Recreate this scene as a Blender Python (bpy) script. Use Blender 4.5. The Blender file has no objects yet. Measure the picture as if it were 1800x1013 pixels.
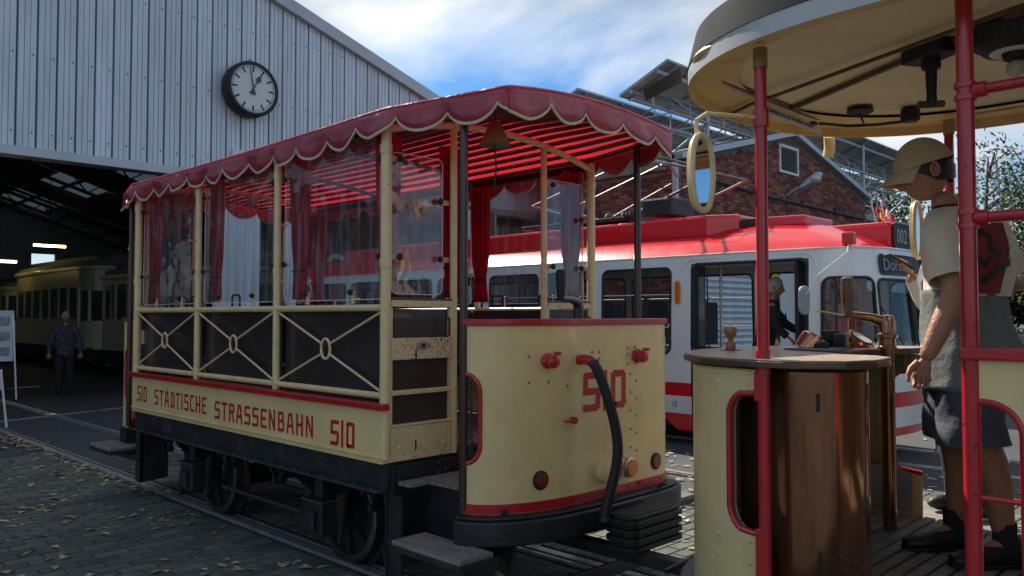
import bpy, bmesh, math, random
from math import sin, cos, pi, radians, sqrt, atan2
from mathutils import Vector, Matrix
random.seed(7)
SC = bpy.context.scene
COL = SC.collection
# ------------------------------------------------------------------ camera, sky, sun, exposure
# world axes: x runs across the tramway tracks, y along them (away from the viewer), z up
EYE = Vector((0, 0, 1.65))
cam_d = bpy.data.cameras.new('camera'); cam = bpy.data.objects.new('camera', cam_d); COL.objects.link(cam)
cam.location = EYE; cam.rotation_euler = (radians(90 + 1.956), 0, radians(-45.30))
cam_d.sensor_width = 36; cam_d.lens = 28.4; cam_d.clip_start = .05; cam_d.clip_end = 2000
SC.camera = cam
SUN_AZ = Vector((.225, .974)).normalized(); SUN_EL = radians(43)
world = bpy.data.worlds.new('World'); SC.world = world; world.use_nodes = True
wn, wl = world.node_tree.nodes, world.node_tree.links
wn.clear()
wo = wn.new('ShaderNodeOutputWorld'); bg = wn.new('ShaderNodeBackground'); bg.inputs['Strength'].default_value = .12
sky = wn.new('ShaderNodeTexSky'); sky.sky_type = 'NISHITA'; sky.sun_disc = False
sky.sun_elevation = SUN_EL; sky.sun_rotation = atan2(SUN_AZ.x, SUN_AZ.y)
tc = wn.new('ShaderNodeTexCoord'); mp = wn.new('ShaderNodeMapping'); mp.inputs['Scale'].default_value = (1.0, 1.0, 2.6)
mp.inputs['Location'].default_value = (2.1, -.7, .9)
n1 = wn.new('ShaderNodeTexNoise'); n1.inputs['Scale'].default_value = 1.9; n1.inputs['Detail'].default_value = 9; n1.inputs['Roughness'].default_value = .52
n1.inputs['Distortion'].default_value = .35
r1 = wn.new('ShaderNodeValToRGB'); r1.color_ramp.elements[0].position = .42; r1.color_ramp.elements[1].position = .60
n2 = wn.new('ShaderNodeTexNoise'); n2.inputs['Scale'].default_value = 3.1; n2.inputs['Detail'].default_value = 8
r2 = wn.new('ShaderNodeValToRGB'); r2.color_ramp.elements[0].position = .36; r2.color_ramp.elements[1].position = .62
r2.color_ramp.elements[0].color = (1.75, 2.1, 2.4, 1); r2.color_ramp.elements[1].color = (4.1, 4.15, 4.1, 1)
mx = wn.new('ShaderNodeMix'); mx.data_type = 'RGBA'
wl.new(tc.outputs['Generated'], mp.inputs['Vector'])
for n in (n1, n2): wl.new(mp.outputs[0], n.inputs['Vector'])
wl.new(n1.outputs['Fac'], r1.inputs[0]); wl.new(n2.outputs['Fac'], r2.inputs[0])
wl.new(r1.outputs[0], mx.inputs[0]); tn = wn.new('ShaderNodeMix'); tn.data_type = 'RGBA'; tn.blend_type = 'MULTIPLY'; tn.inputs[0].default_value = 1; tn.inputs[7].default_value = (.15, .30, .45, 1); wl.new(sky.outputs[0], tn.inputs[6]); wl.new(tn.outputs[2], mx.inputs[6]); wl.new(r2.outputs[0], mx.inputs[7])
wl.new(mx.outputs[2], bg.inputs['Color']); wl.new(bg.outputs[0], wo.inputs['Surface'])
sd = bpy.data.lights.new('sun', 'SUN'); sd.energy = 3.6; sd.angle = radians(.7); sd.color = (1, .93, .82)
so = bpy.data.objects.new('sun', sd); COL.objects.link(so)
sv = Vector((SUN_AZ.x * cos(SUN_EL), SUN_AZ.y * cos(SUN_EL), sin(SUN_EL)))
so.rotation_euler = sv.to_track_quat('Z', 'Y').to_euler(); so.location = (0, 0, 30)
SC.view_settings.view_transform = 'Standard'; SC.view_settings.look = 'None'; SC.view_settings.gamma = 1
SC.view_settings.exposure = 1.16; SC.view_settings.use_curve_mapping = False
SC.cycles.max_bounces = 8; SC.cycles.transparent_max_bounces = 24

# ------------------------------------------------------------------ materials
MATS = {}
def pbr(name, col, rough=.5, metal=0, var=.12, vs=6, bump=0, bs=60, coat=0, dirt=0, dcol=(.06, .05, .04), ds=3, detail=6, stretch=None, rnd=0, emit=None, estr=1):
    if name in MATS: return MATS[name]
    m = bpy.data.materials.new(name); m.use_nodes = True; nt = m.node_tree; N, L = nt.nodes, nt.links
    b = N['Principled BSDF']
    b.inputs['Roughness'].default_value = rough; b.inputs['Metallic'].default_value = metal
    b.inputs['Coat Weight'].default_value = coat
    if emit: b.inputs['Emission Color'].default_value = (*emit, 1); b.inputs['Emission Strength'].default_value = estr
    t = N.new('ShaderNodeTexCoord'); src = t.outputs['Object']
    if stretch:
        mpn = N.new('ShaderNodeMapping'); mpn.inputs['Scale'].default_value = stretch; L.new(src, mpn.inputs[0]); src = mpn.outputs[0]
    n = N.new('ShaderNodeTexNoise'); n.inputs['Scale'].default_value = vs; n.inputs['Detail'].default_value = detail; L.new(src, n.inputs['Vector'])
    mr = N.new('ShaderNodeMapRange'); mr.inputs[1].default_value = .3; mr.inputs[2].default_value = .7
    mr.inputs[3].default_value = 1 - var; mr.inputs[4].default_value = 1 + var; L.new(n.outputs['Fac'], mr.inputs[0])
    c = N.new('ShaderNodeMix'); c.data_type = 'RGBA'; c.blend_type = 'MULTIPLY'; c.inputs[0].default_value = 1
    c.inputs[6].default_value = (*col, 1); cc = N.new('ShaderNodeCombineColor')
    for i in range(3): L.new(mr.outputs[0], cc.inputs[i])
    L.new(cc.outputs[0], c.inputs[7]); out = c.outputs[2]
    if rnd:
        oi = N.new('ShaderNodeAttribute'); oi.attribute_name = 'tone'
        hv = N.new('ShaderNodeHueSaturation'); m2 = N.new('ShaderNodeMapRange'); m2.inputs[3].default_value = 1 - rnd; m2.inputs[4].default_value = 1 + rnd
        L.new(oi.outputs['Fac'], m2.inputs[0]); L.new(m2.outputs[0], hv.inputs['Value']); L.new(out, hv.inputs['Color'])
        m3 = N.new('ShaderNodeMapRange'); m3.inputs[3].default_value = .5 - rnd * .04; m3.inputs[4].default_value = .5 + rnd * .05
        L.new(oi.outputs['Fac'], m3.inputs[0]); L.new(m3.outputs[0], hv.inputs['Hue']); out = hv.outputs[0]
    if dirt:
        n3 = N.new('ShaderNodeTexNoise'); n3.inputs['Scale'].default_value = ds; n3.inputs['Detail'].default_value = 10; n3.inputs['Roughness'].default_value = .7
        L.new(src, n3.inputs['Vector'])
        rr = N.new('ShaderNodeMapRange'); rr.inputs[1].default_value = .5; rr.inputs[2].default_value = .72; rr.inputs[4].default_value = dirt
        L.new(n3.outputs['Fac'], rr.inputs[0]); d = N.new('ShaderNodeMix'); d.data_type = 'RGBA'; L.new(rr.outputs[0], d.inputs[0])
        L.new(out, d.inputs[6]); d.inputs[7].default_value = (*dcol, 1); out = d.outputs[2]
        ra = N.new('ShaderNodeMapRange'); ra.inputs[3].default_value = rough; ra.inputs[4].default_value = min(1, rough + .35); L.new(rr.outputs[0], ra.inputs[0]); L.new(ra.outputs[0], b.inputs['Roughness'])
    L.new(out, b.inputs['Base Color'])
    if bump:
        n4 = N.new('ShaderNodeTexNoise'); n4.inputs['Scale'].default_value = bs; n4.inputs['Detail'].default_value = 5; L.new(src, n4.inputs['Vector'])
        bu = N.new('ShaderNodeBump'); bu.inputs['Strength'].default_value = bump; bu.inputs['Distance'].default_value = .02
        L.new(n4.outputs['Fac'], bu.inputs['Height']); L.new(bu.outputs[0], b.inputs['Normal'])
    MATS[name] = m; return m
def glass(name, tint=(.93, .95, .95), haze=.03, gl=.06, streak=0):
    m = bpy.data.materials.new(name); m.use_nodes = True; N, L = m.node_tree.nodes, m.node_tree.links; N.clear()
    o = N.new('ShaderNodeOutputMaterial'); tr = N.new('ShaderNodeBsdfTransparent'); tr.inputs[0].default_value = (*tint, 1)
    g = N.new('ShaderNodeBsdfGlossy'); g.inputs['Roughness'].default_value = .04; df = N.new('ShaderNodeBsdfDiffuse'); df.inputs[0].default_value = (.75, .78, .8, 1)
    fr = N.new('ShaderNodeLayerWeight'); fr.inputs[0].default_value = .5; pw = N.new('ShaderNodeMath'); pw.operation = 'POWER'; pw.inputs[1].default_value = 4; L.new(fr.outputs['Facing'], pw.inputs[0])
    ad = N.new('ShaderNodeMath'); ad.operation = 'MULTIPLY_ADD'; ad.inputs[1].default_value = .8; ad.inputs[2].default_value = gl; L.new(pw.outputs[0], ad.inputs[0])
    t = N.new('ShaderNodeTexCoord'); mpn = N.new('ShaderNodeMapping'); mpn.inputs['Scale'].default_value = (5, 5, .7); L.new(t.outputs['Object'], mpn.inputs[0])
    n = N.new('ShaderNodeTexNoise'); n.inputs['Scale'].default_value = 4; n.inputs['Detail'].default_value = 5; L.new(mpn.outputs[0], n.inputs['Vector'])
    mr = N.new('ShaderNodeMapRange'); mr.inputs[1].default_value = .45; mr.inputs[2].default_value = .8; mr.inputs[3].default_value = haze; mr.inputs[4].default_value = haze + streak; L.new(n.outputs['Fac'], mr.inputs[0])
    m1 = N.new('ShaderNodeMixShader'); L.new(mr.outputs[0], m1.inputs[0]); L.new(tr.outputs[0], m1.inputs[1]); L.new(df.outputs[0], m1.inputs[2])
    m2 = N.new('ShaderNodeMixShader'); L.new(ad.outputs[0], m2.inputs[0]); L.new(m1.outputs[0], m2.inputs[1]); L.new(g.outputs[0], m2.inputs[2])
    if streak:
        bn = N.new('ShaderNodeTexNoise'); bn.inputs['Scale'].default_value = 3.5; bn.inputs['Detail'].default_value = 2; L.new(t.outputs['Object'], bn.inputs['Vector'])
        bu = N.new('ShaderNodeBump'); bu.inputs['Strength'].default_value = .25; bu.inputs['Distance'].default_value = .03; L.new(bn.outputs['Fac'], bu.inputs['Height']); L.new(bu.outputs[0], g.inputs['Normal'])
    L.new(m2.outputs[0], o.inputs['Surface']); MATS[name] = m; return m
cream = pbr('cream_paint', (.80, .62, .29), .30, var=.07, vs=2.2, coat=.3, dirt=.32, dcol=(.38, .26, .12), ds=3.5, bump=.12, bs=7)
cream_pipe = pbr('cream_pipe_paint', (.78, .61, .31), .35, var=.06, vs=8, coat=.2, dirt=.3, dcol=(.25, .17, .09), ds=14)
cream_worn = pbr('chipped_cream_paint', (.74, .58, .31), .4, var=.07, vs=5, dirt=.8, dcol=(.10, .08, .06), ds=26)
cream_worn.node_tree.nodes['Map Range.001'].inputs[1].default_value = .60
red = pbr('red_paint', (.46, .015, .022), .28, var=.12, vs=6, coat=.35, dirt=.2, dcol=(.12, .01, .01), ds=10, bump=.05, bs=20)
red_tram = pbr('bright_red_tram_paint', (.66, .008, .014), .2, var=.07, vs=2, coat=.4, dirt=.12, dcol=(.25, .02, .02), ds=2)
redletter = pbr('red_lettering_paint', (.52, .010, .012), .4, var=.1, vs=20)
darkpanel = pbr('dark_brown_panel', (.040, .030, .031), .32, var=.25, vs=3, coat=.3)
brownpipe = pbr('dark_brown_pipe', (.045, .022, .018), .3, var=.2, vs=10, coat=.3)
black = pbr('black_frame_paint', (.018, .021, .024), .42, var=.35, vs=6, bump=.15, bs=40, dirt=.4, dcol=(.07, .065, .055), ds=7)
rubber = pbr('black_rubber', (.012, .012, .013), .55, var=.2, vs=20)
steel = pbr('worn_steel', (.30, .29, .28), .35, 1, var=.2, vs=12, dirt=.5, dcol=(.09, .05, .03), ds=8)
railtop = pbr('polished_rail', (.36, .36, .34), .42, .5, var=.2, vs=9, dirt=.5, dcol=(.08, .06, .045), ds=6)
woodgrey = pbr('weathered_grey_wood', (.21, .20, .17), .75, var=.3, vs=4, stretch=(9, 1, 9), bump=.3, bs=25, rnd=.2)
woodtop = pbr('varnished_counter_wood', (.50, .41, .29), .35, var=.3, vs=5, stretch=(9, 1, 9), coat=.3)
woodbrown = pbr('dark_edge_wood', (.10, .055, .025), .4, var=.4, vs=5, stretch=(1, 1, 14), coat=.2)
brass = pbr('brass', (.42, .30, .12), .32, 1, var=.2, vs=12, dirt=.3, dcol=(.1, .06, .02), ds=9)
copper = pbr('brown_enamel_casing', (.34, .16, .085), .16, .8, var=.45, vs=2.2, stretch=(7, 7, .5), coat=.6, dirt=.2, dcol=(.16, .10, .05), ds=22, bump=.05, bs=3)
olive = pbr('tan_inner_panel', (.33, .23, .10), .3, var=.3, vs=2.2, stretch=(5, 5, .5), coat=.4)
vinyl = pbr('red_vinyl_valance', (.46, .06, .09), .28, var=.2, vs=6, coat=.35, dirt=.45, dcol=(.55, .27, .29), ds=4, bump=.8, bs=7)
vinyl_top = pbr('red_canopy_cloth', (.55, .02, .035), .6, var=.15, vs=8)
trim = pbr('cream_piping', (.60, .47, .33), .6, var=.1, vs=30)
slatm = pbr('dark_roof_slat', (.03, .014, .016), .45, var=.3, vs=5)
curtain = pbr('red_curtain_cloth', (.50, .012, .03), .8, var=.15, vs=9, bump=.2, bs=80)
sheet = glass('clear_plastic_sheet', (.95, .97, .98), .02, .055, .13)
pane = glass('window_glass', (.80, .84, .84), .01, .04)
darkglass = glass('dark_cab_glass', (.78, .82, .82), .01, .05)
white = pbr('white_tram_paint', (.80, .81, .78), .22, var=.04, vs=1.5, coat=.5, dirt=.12, dcol=(.45, .43, .38), ds=1.5)
gasket = pbr('window_rubber', (.015, .017, .018), .45, var=.1)
greyint = pbr('grey_interior', (.22, .23, .23), .5, var=.1)
clad = pbr('silver_cladding', (.60, .67, .73), .36, .12, var=.10, vs=1.4, stretch=(3, 3, .4), rnd=.10, dirt=.22, dcol=(.3, .3, .3), ds=2)
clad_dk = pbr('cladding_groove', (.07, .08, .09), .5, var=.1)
flash = pbr('edge_flashing', (.42, .45, .48), .35, .4, var=.08, vs=3)
hallwall = pbr('hall_inner_wall', (.30, .36, .40), .8, var=.15, vs=2)
hallroof = pbr('hall_roof_deck', (.14, .17, .20), .8, var=.2, vs=2)
iron = pbr('truss_iron', (.03, .035, .042), .6, var=.2)
galv = pbr('galvanised_tube', (.36, .40, .44), .4, .6, var=.15, vs=9)
pvback = pbr('solar_panel_back', (.36, .35, .32), .6, var=.08, vs=3)
pvfront = pbr('solar_cell_front', (.012, .018, .04), .1, var=.1, coat=.6)
brickm = pbr('red_brick', (.21, .068, .048), .85, var=.3, vs=18, bump=.3, bs=60, rnd=.5, dirt=.35, dcol=(.035, .028, .028), ds=.7)
mortar = pbr('mortar', (.17, .15, .135), .9, var=.2, vs=20, dirt=.5, dcol=(.05, .045, .045), ds=.8)
concrete = pbr('grey_concrete', (.22, .21, .19), .85, var=.25, vs=5, dirt=.6, dcol=(.05, .05, .045), ds=2, bump=.2, bs=30)
asphalt = pbr('asphalt', (.058, .062, .064), .85, var=.25, vs=.9, bump=.5, bs=180, dirt=.35, dcol=(.10, .10, .09), ds=.5)
paverm = pbr('concrete_paver', (.125, .135, .112), .85, var=.28, vs=9, bump=.6, bs=220, rnd=.28, dirt=.4, dcol=(.05, .055, .045), ds=2.2)
joint = pbr('paver_joint_sand', (.045, .047, .038), .95, var=.4, vs=30, bump=.5, bs=200)
leafm = pbr('dry_fallen_leaf', (.40, .32, .20), .7, var=.25, vs=25, rnd=.45)
bark = pbr('tree_bark', (.12, .10, .08), .9, var=.4, vs=12, bump=.5, bs=30)
foliage = pbr('green_foliage', (.055, .085, .03), .6, var=.3, vs=3, rnd=.5)
foliage2 = pbr('birch_foliage', (.085, .115, .05), .6, var=.3, vs=3, rnd=.5)
skin = pbr('skin', (.36, .17, .10), .45, var=.16, vs=14, bump=.25, bs=60)
skin.node_tree.nodes['Principled BSDF'].inputs['Subsurface Weight'].default_value = .08
hairm = pbr('dark_hair', (.02, .014, .01), .6, var=.4, vs=60, stretch=(1, 1, .2))
tee = pbr('off_white_cotton', (.66, .58, .45), .85, var=.08, vs=6, bump=1, bs=8)
capm = pbr('beige_cap_cotton', (.45, .35, .20), .85, var=.08, vs=9, bump=.3, bs=60)
greycloth = pbr('grey_cloth', (.15, .16, .15), .9, var=.15, vs=8, bump=1, bs=9)
navy = pbr('dark_shorts_cloth', (.07, .075, .095), .8, var=.15, vs=8, bump=1, bs=9)
blackcloth = pbr('black_cloth', (.015, .015, .017), .85, var=.2, vs=9, bump=.3, bs=20)
redcloth = pbr('red_cloth', (.42, .03, .04), .8, var=.15, vs=9, bump=.3, bs=20)
blond = pbr('blond_hair', (.42, .28, .13), .55, var=.3, vs=40)
greyhair = pbr('grey_hair', (.35, .34, .32), .6, var=.3, vs=40)
shoe = pbr('black_shoe', (.012, .012, .013), .45, var=.3, vs=20, bump=.3, bs=50)
yellow = pbr('yellow_paint', (.70, .50, .03), .5, var=.06)
whitep = pbr('white_paint', (.72, .74, .74), .5, var=.05)
blackp = pbr('black_print', (.012, .012, .013), .6, var=.05)
amber = pbr('amber_lens', (.75, .18, .01), .15, var=.1, coat=.6)
redlens = pbr('red_lens', (.22, .01, .015), .15, var=.2, coat=.6)
mirrorm = pbr('mirror_glass', (.85, .87, .88), .03, 1, var=.01)
silver = pbr('dull_aluminium', (.5, .5, .5), .35, .9, var=.1)
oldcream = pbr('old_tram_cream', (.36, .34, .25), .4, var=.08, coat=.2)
oldgrey = pbr('old_tram_roof', (.10, .11, .11), .7, var=.15)
lamp_on = pbr('lit_tube_lamp', (.8, .7, .3), .4, emit=(1, .78, .25), estr=9)
daylight = pbr('translucent_daylight_sheet', (.3, .34, .35), .5)
bulbm = pbr('milky_bulb', (.5, .45, .36), .2, coat=.5, var=.02)

def translucent(m, amt, col=None):
    nt = m.node_tree; N, L = nt.nodes, nt.links; b = N['Principled BSDF']; o = N['Material Output']; t = N.new('ShaderNodeBsdfTranslucent'); mxs = N.new('ShaderNodeMixShader'); mxs.inputs[0].default_value = amt
    if col: t.inputs[0].default_value = (*col, 1)
    else: L.new(b.inputs['Base Color'].links[0].from_socket, t.inputs[0])
    L.new(b.outputs[0], mxs.inputs[1]); L.new(t.outputs[0], mxs.inputs[2]); L.new(mxs.outputs[0], o.inputs['Surface'])
translucent(vinyl_top, .36, (.85, .03, .06)); translucent(vinyl, .3, (.7, .05, .10)); translucent(curtain, .35, (.8, .03, .06)); translucent(foliage, .3); translucent(foliage2, .3)
translucent(daylight, .6, (.22, .27, .30))
for m in (foliage, foliage2, leafm): m.node_tree.nodes['Principled BSDF'].inputs['Specular IOR Level'].default_value = .15
def chips(m, col, scale=38, lo=.70, hi=.72):
    nt = m.node_tree; N, L = nt.nodes, nt.links; b = N['Principled BSDF']; src = b.inputs['Base Color'].links[0].from_socket; t = N.new('ShaderNodeTexCoord'); big = N.new('ShaderNodeTexNoise'); big.inputs['Scale'].default_value = 2.2
    n = N.new('ShaderNodeTexNoise'); n.inputs['Scale'].default_value = scale; n.inputs['Detail'].default_value = 4; L.new(t.outputs['Object'], n.inputs['Vector']); L.new(t.outputs['Object'], big.inputs['Vector'])
    a = N.new('ShaderNodeMath'); a.operation = 'MULTIPLY_ADD'; a.inputs[1].default_value = .35; L.new(big.outputs['Fac'], a.inputs[0]); L.new(n.outputs['Fac'], a.inputs[2])
    r = N.new('ShaderNodeMapRange'); r.inputs[1].default_value = lo + .17; r.inputs[2].default_value = hi + .17; L.new(a.outputs[0], r.inputs[0]); x = N.new('ShaderNodeMix'); x.data_type = 'RGBA'; L.new(r.outputs[0], x.inputs[0]); L.new(src, x.inputs[6]); x.inputs[7].default_value = (*col, 1); L.new(x.outputs[2], b.inputs['Base Color'])
chips(cream, (.20, .12, .06), 38, .74, .76); chips(cream_pipe, (.20, .12, .06), 60); chips(cream_worn, (.05, .04, .03), 70, .64, .66); chips(red, (.10, .02, .015), 50)
# ------------------------------------------------------------------ mesh helpers
def V(*a): return Vector(a)
class MB:
    def __init__(s): s.v = []; s.f = []; s.m = []; s.t = []; s.cm = 0; s.tone = .5
    def face(s, idx): s.f.append(tuple(idx)); s.m.append(s.cm); s.t.append(s.tone)
    def poly(s, pts): i = len(s.v); s.v += [Vector(p) for p in pts]; s.face(range(i, i + len(pts))); return s
    def box(s, x0, x1, y0, y1, z0, z1):
        i = len(s.v); s.v += [V(x, y, z) for z in (z0, z1) for x, y in ((x0, y0), (x1, y0), (x1, y1), (x0, y1))]
        for q in ((3, 2, 1, 0), (4, 5, 6, 7), (0, 1, 5, 4), (1, 2, 6, 5), (2, 3, 7, 6), (3, 0, 4, 7)): s.face([i + k for k in q])
        return s
    def obox(s, c, ax, ay, az):   # oriented box: centre and half-axis vectors
        i = len(s.v); c = Vector(c); ax, ay, az = Vector(ax), Vector(ay), Vector(az)
        s.v += [c + a * ax + b * ay + k * az for k in (-1, 1) for a, b in ((-1, -1), (1, -1), (1, 1), (-1, 1))]
        for q in ((3, 2, 1, 0), (4, 5, 6, 7), (0, 1, 5, 4), (1, 2, 6, 5), (2, 3, 7, 6), (3, 0, 4, 7)): s.face([i + k for k in q])
        return s
    def beam(s, p, q, w, h=None):  # rectangular bar, h measured towards z
        p, q = Vector(p), Vector(q); h = h or w; d = q - p; L = d.length; d.normalize()
        up = V(0, 0, 1) if abs(d.z) < .98 else V(0, 1, 0)
        a = d.cross(up).normalized(); b = a.cross(d).normalized()
        return s.obox((p + q) / 2, d * L / 2, a * w / 2, b * h / 2)
    def tube(s, pts, r, n=10, caps=True, closed=False):
        pts = [Vector(p) for p in pts]; rs = r if isinstance(r, (list, tuple)) else [r] * len(pts)
        base = len(s.v); m = len(pts); prev = None
        for k, p in enumerate(pts):
            if closed: d = pts[(k + 1) % m] - pts[k - 1]
            else: d = pts[min(k + 1, m - 1)] - pts[max(k - 1, 0)]
            if d.length < 1e-9: d = V(0, 0, 1)
            d.normalize()
            if prev is None: a = d.cross(V(0, 0, 1) if abs(d.z) < .9 else V(1, 0, 0)).normalized()
            else: a = (prev - d * prev.dot(d)).normalized()
            prev = a; b = d.cross(a)
            s.v += [p + (a * cos(2 * pi * j / n) + b * sin(2 * pi * j / n)) * rs[k] for j in range(n)]
        for k in range(m if closed else m - 1):
            k2 = (k + 1) % m
            for j in range(n):
                j2 = (j + 1) % n; s.face((base + k * n + j, base + k * n + j2, base + k2 * n + j2, base + k2 * n + j))
        if caps and not closed:
            s.face([base + j for j in range(n)][::-1]); s.face([base + (m - 1) * n + j for j in range(n)])
        return s
    def cyl(s, p, q, r, n=16, r2=None): return s.tube([p, q], [r, r if r2 is None else r2], n)
    def lathe(s, c, axis, prof, n=20, cap=True):   # prof: (radius, distance along axis)
        c = Vector(c); ax = Vector(axis).normalized(); return s.tube_prof(c, ax, prof, n, cap)
    def tube_prof(s, c, ax, prof, n, cap=True):
        a = ax.cross(V(0, 0, 1) if abs(ax.z) < .9 else V(1, 0, 0)).normalized(); b = ax.cross(a); base = len(s.v)
        for r, h in prof: s.v += [c + ax * h + (a * cos(2 * pi * j / n) + b * sin(2 * pi * j / n)) * max(r, 1e-4) for j in range(n)]
        for k in range(len(prof) - 1):
            for j in range(n): j2 = (j + 1) % n; s.face((base + k * n + j, base + k * n + j2, base + (k + 1) * n + j2, base + (k + 1) * n + j))
        if cap: s.face([base + j for j in range(n)][::-1]); s.face([base + (len(prof) - 1) * n + j for j in range(n)])
        return s
    def prism(s, out, z0, z1):          # vertical prism on an xy outline
        n = len(out); i = len(s.v); s.v += [V(x, y, z0) for x, y in out] + [V(x, y, z1) for x, y in out]
        s.face(range(i + n - 1, i - 1, -1)); s.face(range(i + n, i + 2 * n))
        for k in range(n): k2 = (k + 1) % n; s.face((i + k, i + k2, i + n + k2, i + n + k))
        return s
    def extr(s, pts, d):                # any planar polygon extruded by vector d
        n = len(pts); i = len(s.v); d = Vector(d); s.v += [Vector(p) for p in pts] + [Vector(p) + d for p in pts]
        s.face(range(i + n - 1, i - 1, -1)); s.face(range(i + n, i + 2 * n))
        for k in range(n): k2 = (k + 1) % n; s.face((i + k, i + k2, i + n + k2, i + n + k))
        return s
    def grid(s, f, nu, nv, cu=False):
        i = len(s.v); s.v += [Vector(f(a / nu, b / nv)) for a in range(nu + 1) for b in range(nv + 1)]
        for a in range(nu):
            for b in range(nv): s.face((i + a * (nv + 1) + b, i + (a + 1) * (nv + 1) + b, i + (a + 1) * (nv + 1) + b + 1, i + a * (nv + 1) + b + 1))
        return s
    def ball(s, c, r, n=12, sc=(1, 1, 1)):
        c = Vector(c); return s.grid(lambda a, b: c + V(sc[0] * r * cos(2 * pi * a) * sin(pi * b), sc[1] * r * sin(2 * pi * a) * sin(pi * b), sc[2] * r * cos(pi * b)), n, max(6, n // 2))
    def add(s, o, mat=None):
        i = len(s.v); s.v += [(mat @ p if mat else p.copy()) for p in o.v]
        for f, m, t in zip(o.f, o.m, o.t): s.f.append(tuple(i + k for k in f)); s.m.append(m); s.t.append(t)
        return s
    def build(s, name, mat, parent=None, smooth=False, bevel=0, solid=0, weld=False, label=None, cat=None, group=None, kind=None, loc=None, mod=None):
        org = V(0, 0, 0)
        if parent is not None:
            r = parent
            while r: org += r.location; r = r.parent
        elif loc is not None: org = Vector(loc)
        me = bpy.data.meshes.new(name); me.from_pydata([tuple(p - org) for p in s.v], [], s.f)
        for mm in (mat if isinstance(mat, (list, tuple)) else [mat]): me.materials.append(mm)
        if any(s.m): me.polygons.foreach_set('material_index', s.m)
        at = me.attributes.new('tone', 'FLOAT', 'FACE'); at.data.foreach_set('value', s.t)
        if weld or smooth or solid:
            bm = bmesh.new(); bm.from_mesh(me); bmesh.ops.remove_doubles(bm, verts=bm.verts, dist=1e-5); 
            if not solid: bmesh.ops.recalc_face_normals(bm, faces=bm.faces)
            bm.to_mesh(me); bm.free()
        if smooth:
            me.polygons.foreach_set('use_smooth', [True] * len(me.polygons)); me.set_sharp_from_angle(angle=radians(40))
        o = bpy.data.objects.new(name, me); COL.objects.link(o)
        if loc is not None and parent is None: o.location = loc
        if parent is not None: o.parent = parent
        if solid: md = o.modifiers.new('thickness', 'SOLIDIFY'); md.thickness = solid; md.offset = 0
        if bevel: md = o.modifiers.new('bevel', 'BEVEL'); md.width = bevel; md.segments = 2; md.limit_method = 'ANGLE'; md.angle_limit = radians(40)
        return tag(o, label, cat, group, kind)
def tag(o, label=None, cat=None, group=None, kind=None):
    if label: o['label'] = label
    if cat: o['category'] = cat
    if group: o['group'] = group
    if kind: o['kind'] = kind
    return o
def thing(name, label, cat, loc=(0, 0, 0), group=None, kind=None):
    o = bpy.data.objects.new(name, None); COL.objects.link(o); o.location = loc; o.empty_display_size = .2
    return tag(o, label, cat, group, kind)
def copy_tree(o, parent=None):
    c = o.copy(); COL.objects.link(c); c.parent = parent
    for ch in list(o.children): copy_tree(ch, c)
    return c
def panel_hole(mb, f, x0, x1, z0, z1, hx0, hx1, hz0, hz1, r, n=4):
    """flat ring between an outer rectangle and a rounded hole; f(a,b) places it"""
    inn, out = [], []
    for cx, cz, sx, sz in ((hx1 - r, hz1 - r, 1, 1), (hx0 + r, hz1 - r, -1, 1), (hx0 + r, hz0 + r, -1, -1), (hx1 - r, hz0 + r, 1, -1)):
        seq = range(0, 2 * n + 1) if sx * sz > 0 else range(2 * n, -1, -1)
        for k in seq:
            a = pi / 2 * k / (2 * n); px, pz = cx + sx * r * cos(a), cz + sz * r * sin(a); inn.append((px, pz))
            ex, ez = (x1 if sx > 0 else x0), (z1 if sz > 0 else z0)
            out.append((ex, pz) if k < n else ((ex, ez) if k == n else (px, ez)))
    i = len(mb.v); m = len(inn); mb.v += [Vector(f(*p)) for p in inn] + [Vector(f(*p)) for p in out]
    for k in range(m): k2 = (k + 1) % m; mb.face((i + k, i + k2, i + m + k2, i + m + k))
    return inn
def rrect(x0, x1, z0, z1, r, n=4):
    p = []
    for cx, cz, a0 in ((x1 - r, z1 - r, 0), (x0 + r, z1 - r, 90), (x0 + r, z0 + r, 180), (x1 - r, z0 + r, 270)):
        for k in range(n + 1): a = radians(a0 + 90 * k / n); p.append((cx + r * cos(a), cz + r * sin(a)))
    return p
def text_mesh(body, size, f, depth=.003, bold=0, sx=1):
    """built-in lettering turned to a mesh; f maps (x,y) of the text plane to 3D"""
    cu = bpy.data.curves.new('lettering', 'FONT'); cu.body = body; cu.size = size; cu.offset = bold; cu.resolution_u = 3
    ob = bpy.data.objects.new('lettering', cu); COL.objects.link(ob)
    me = bpy.data.meshes.new_from_object(ob.evaluated_get(bpy.context.evaluated_depsgraph_get()))
    bpy.data.objects.remove(ob); mb = MB(); mb.v = [Vector(f(v.co.x * sx, v.co.y)) for v in me.vertices]
    for p in me.polygons: mb.face(p.vertices)
    bpy.data.meshes.remove(me); return mb
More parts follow.
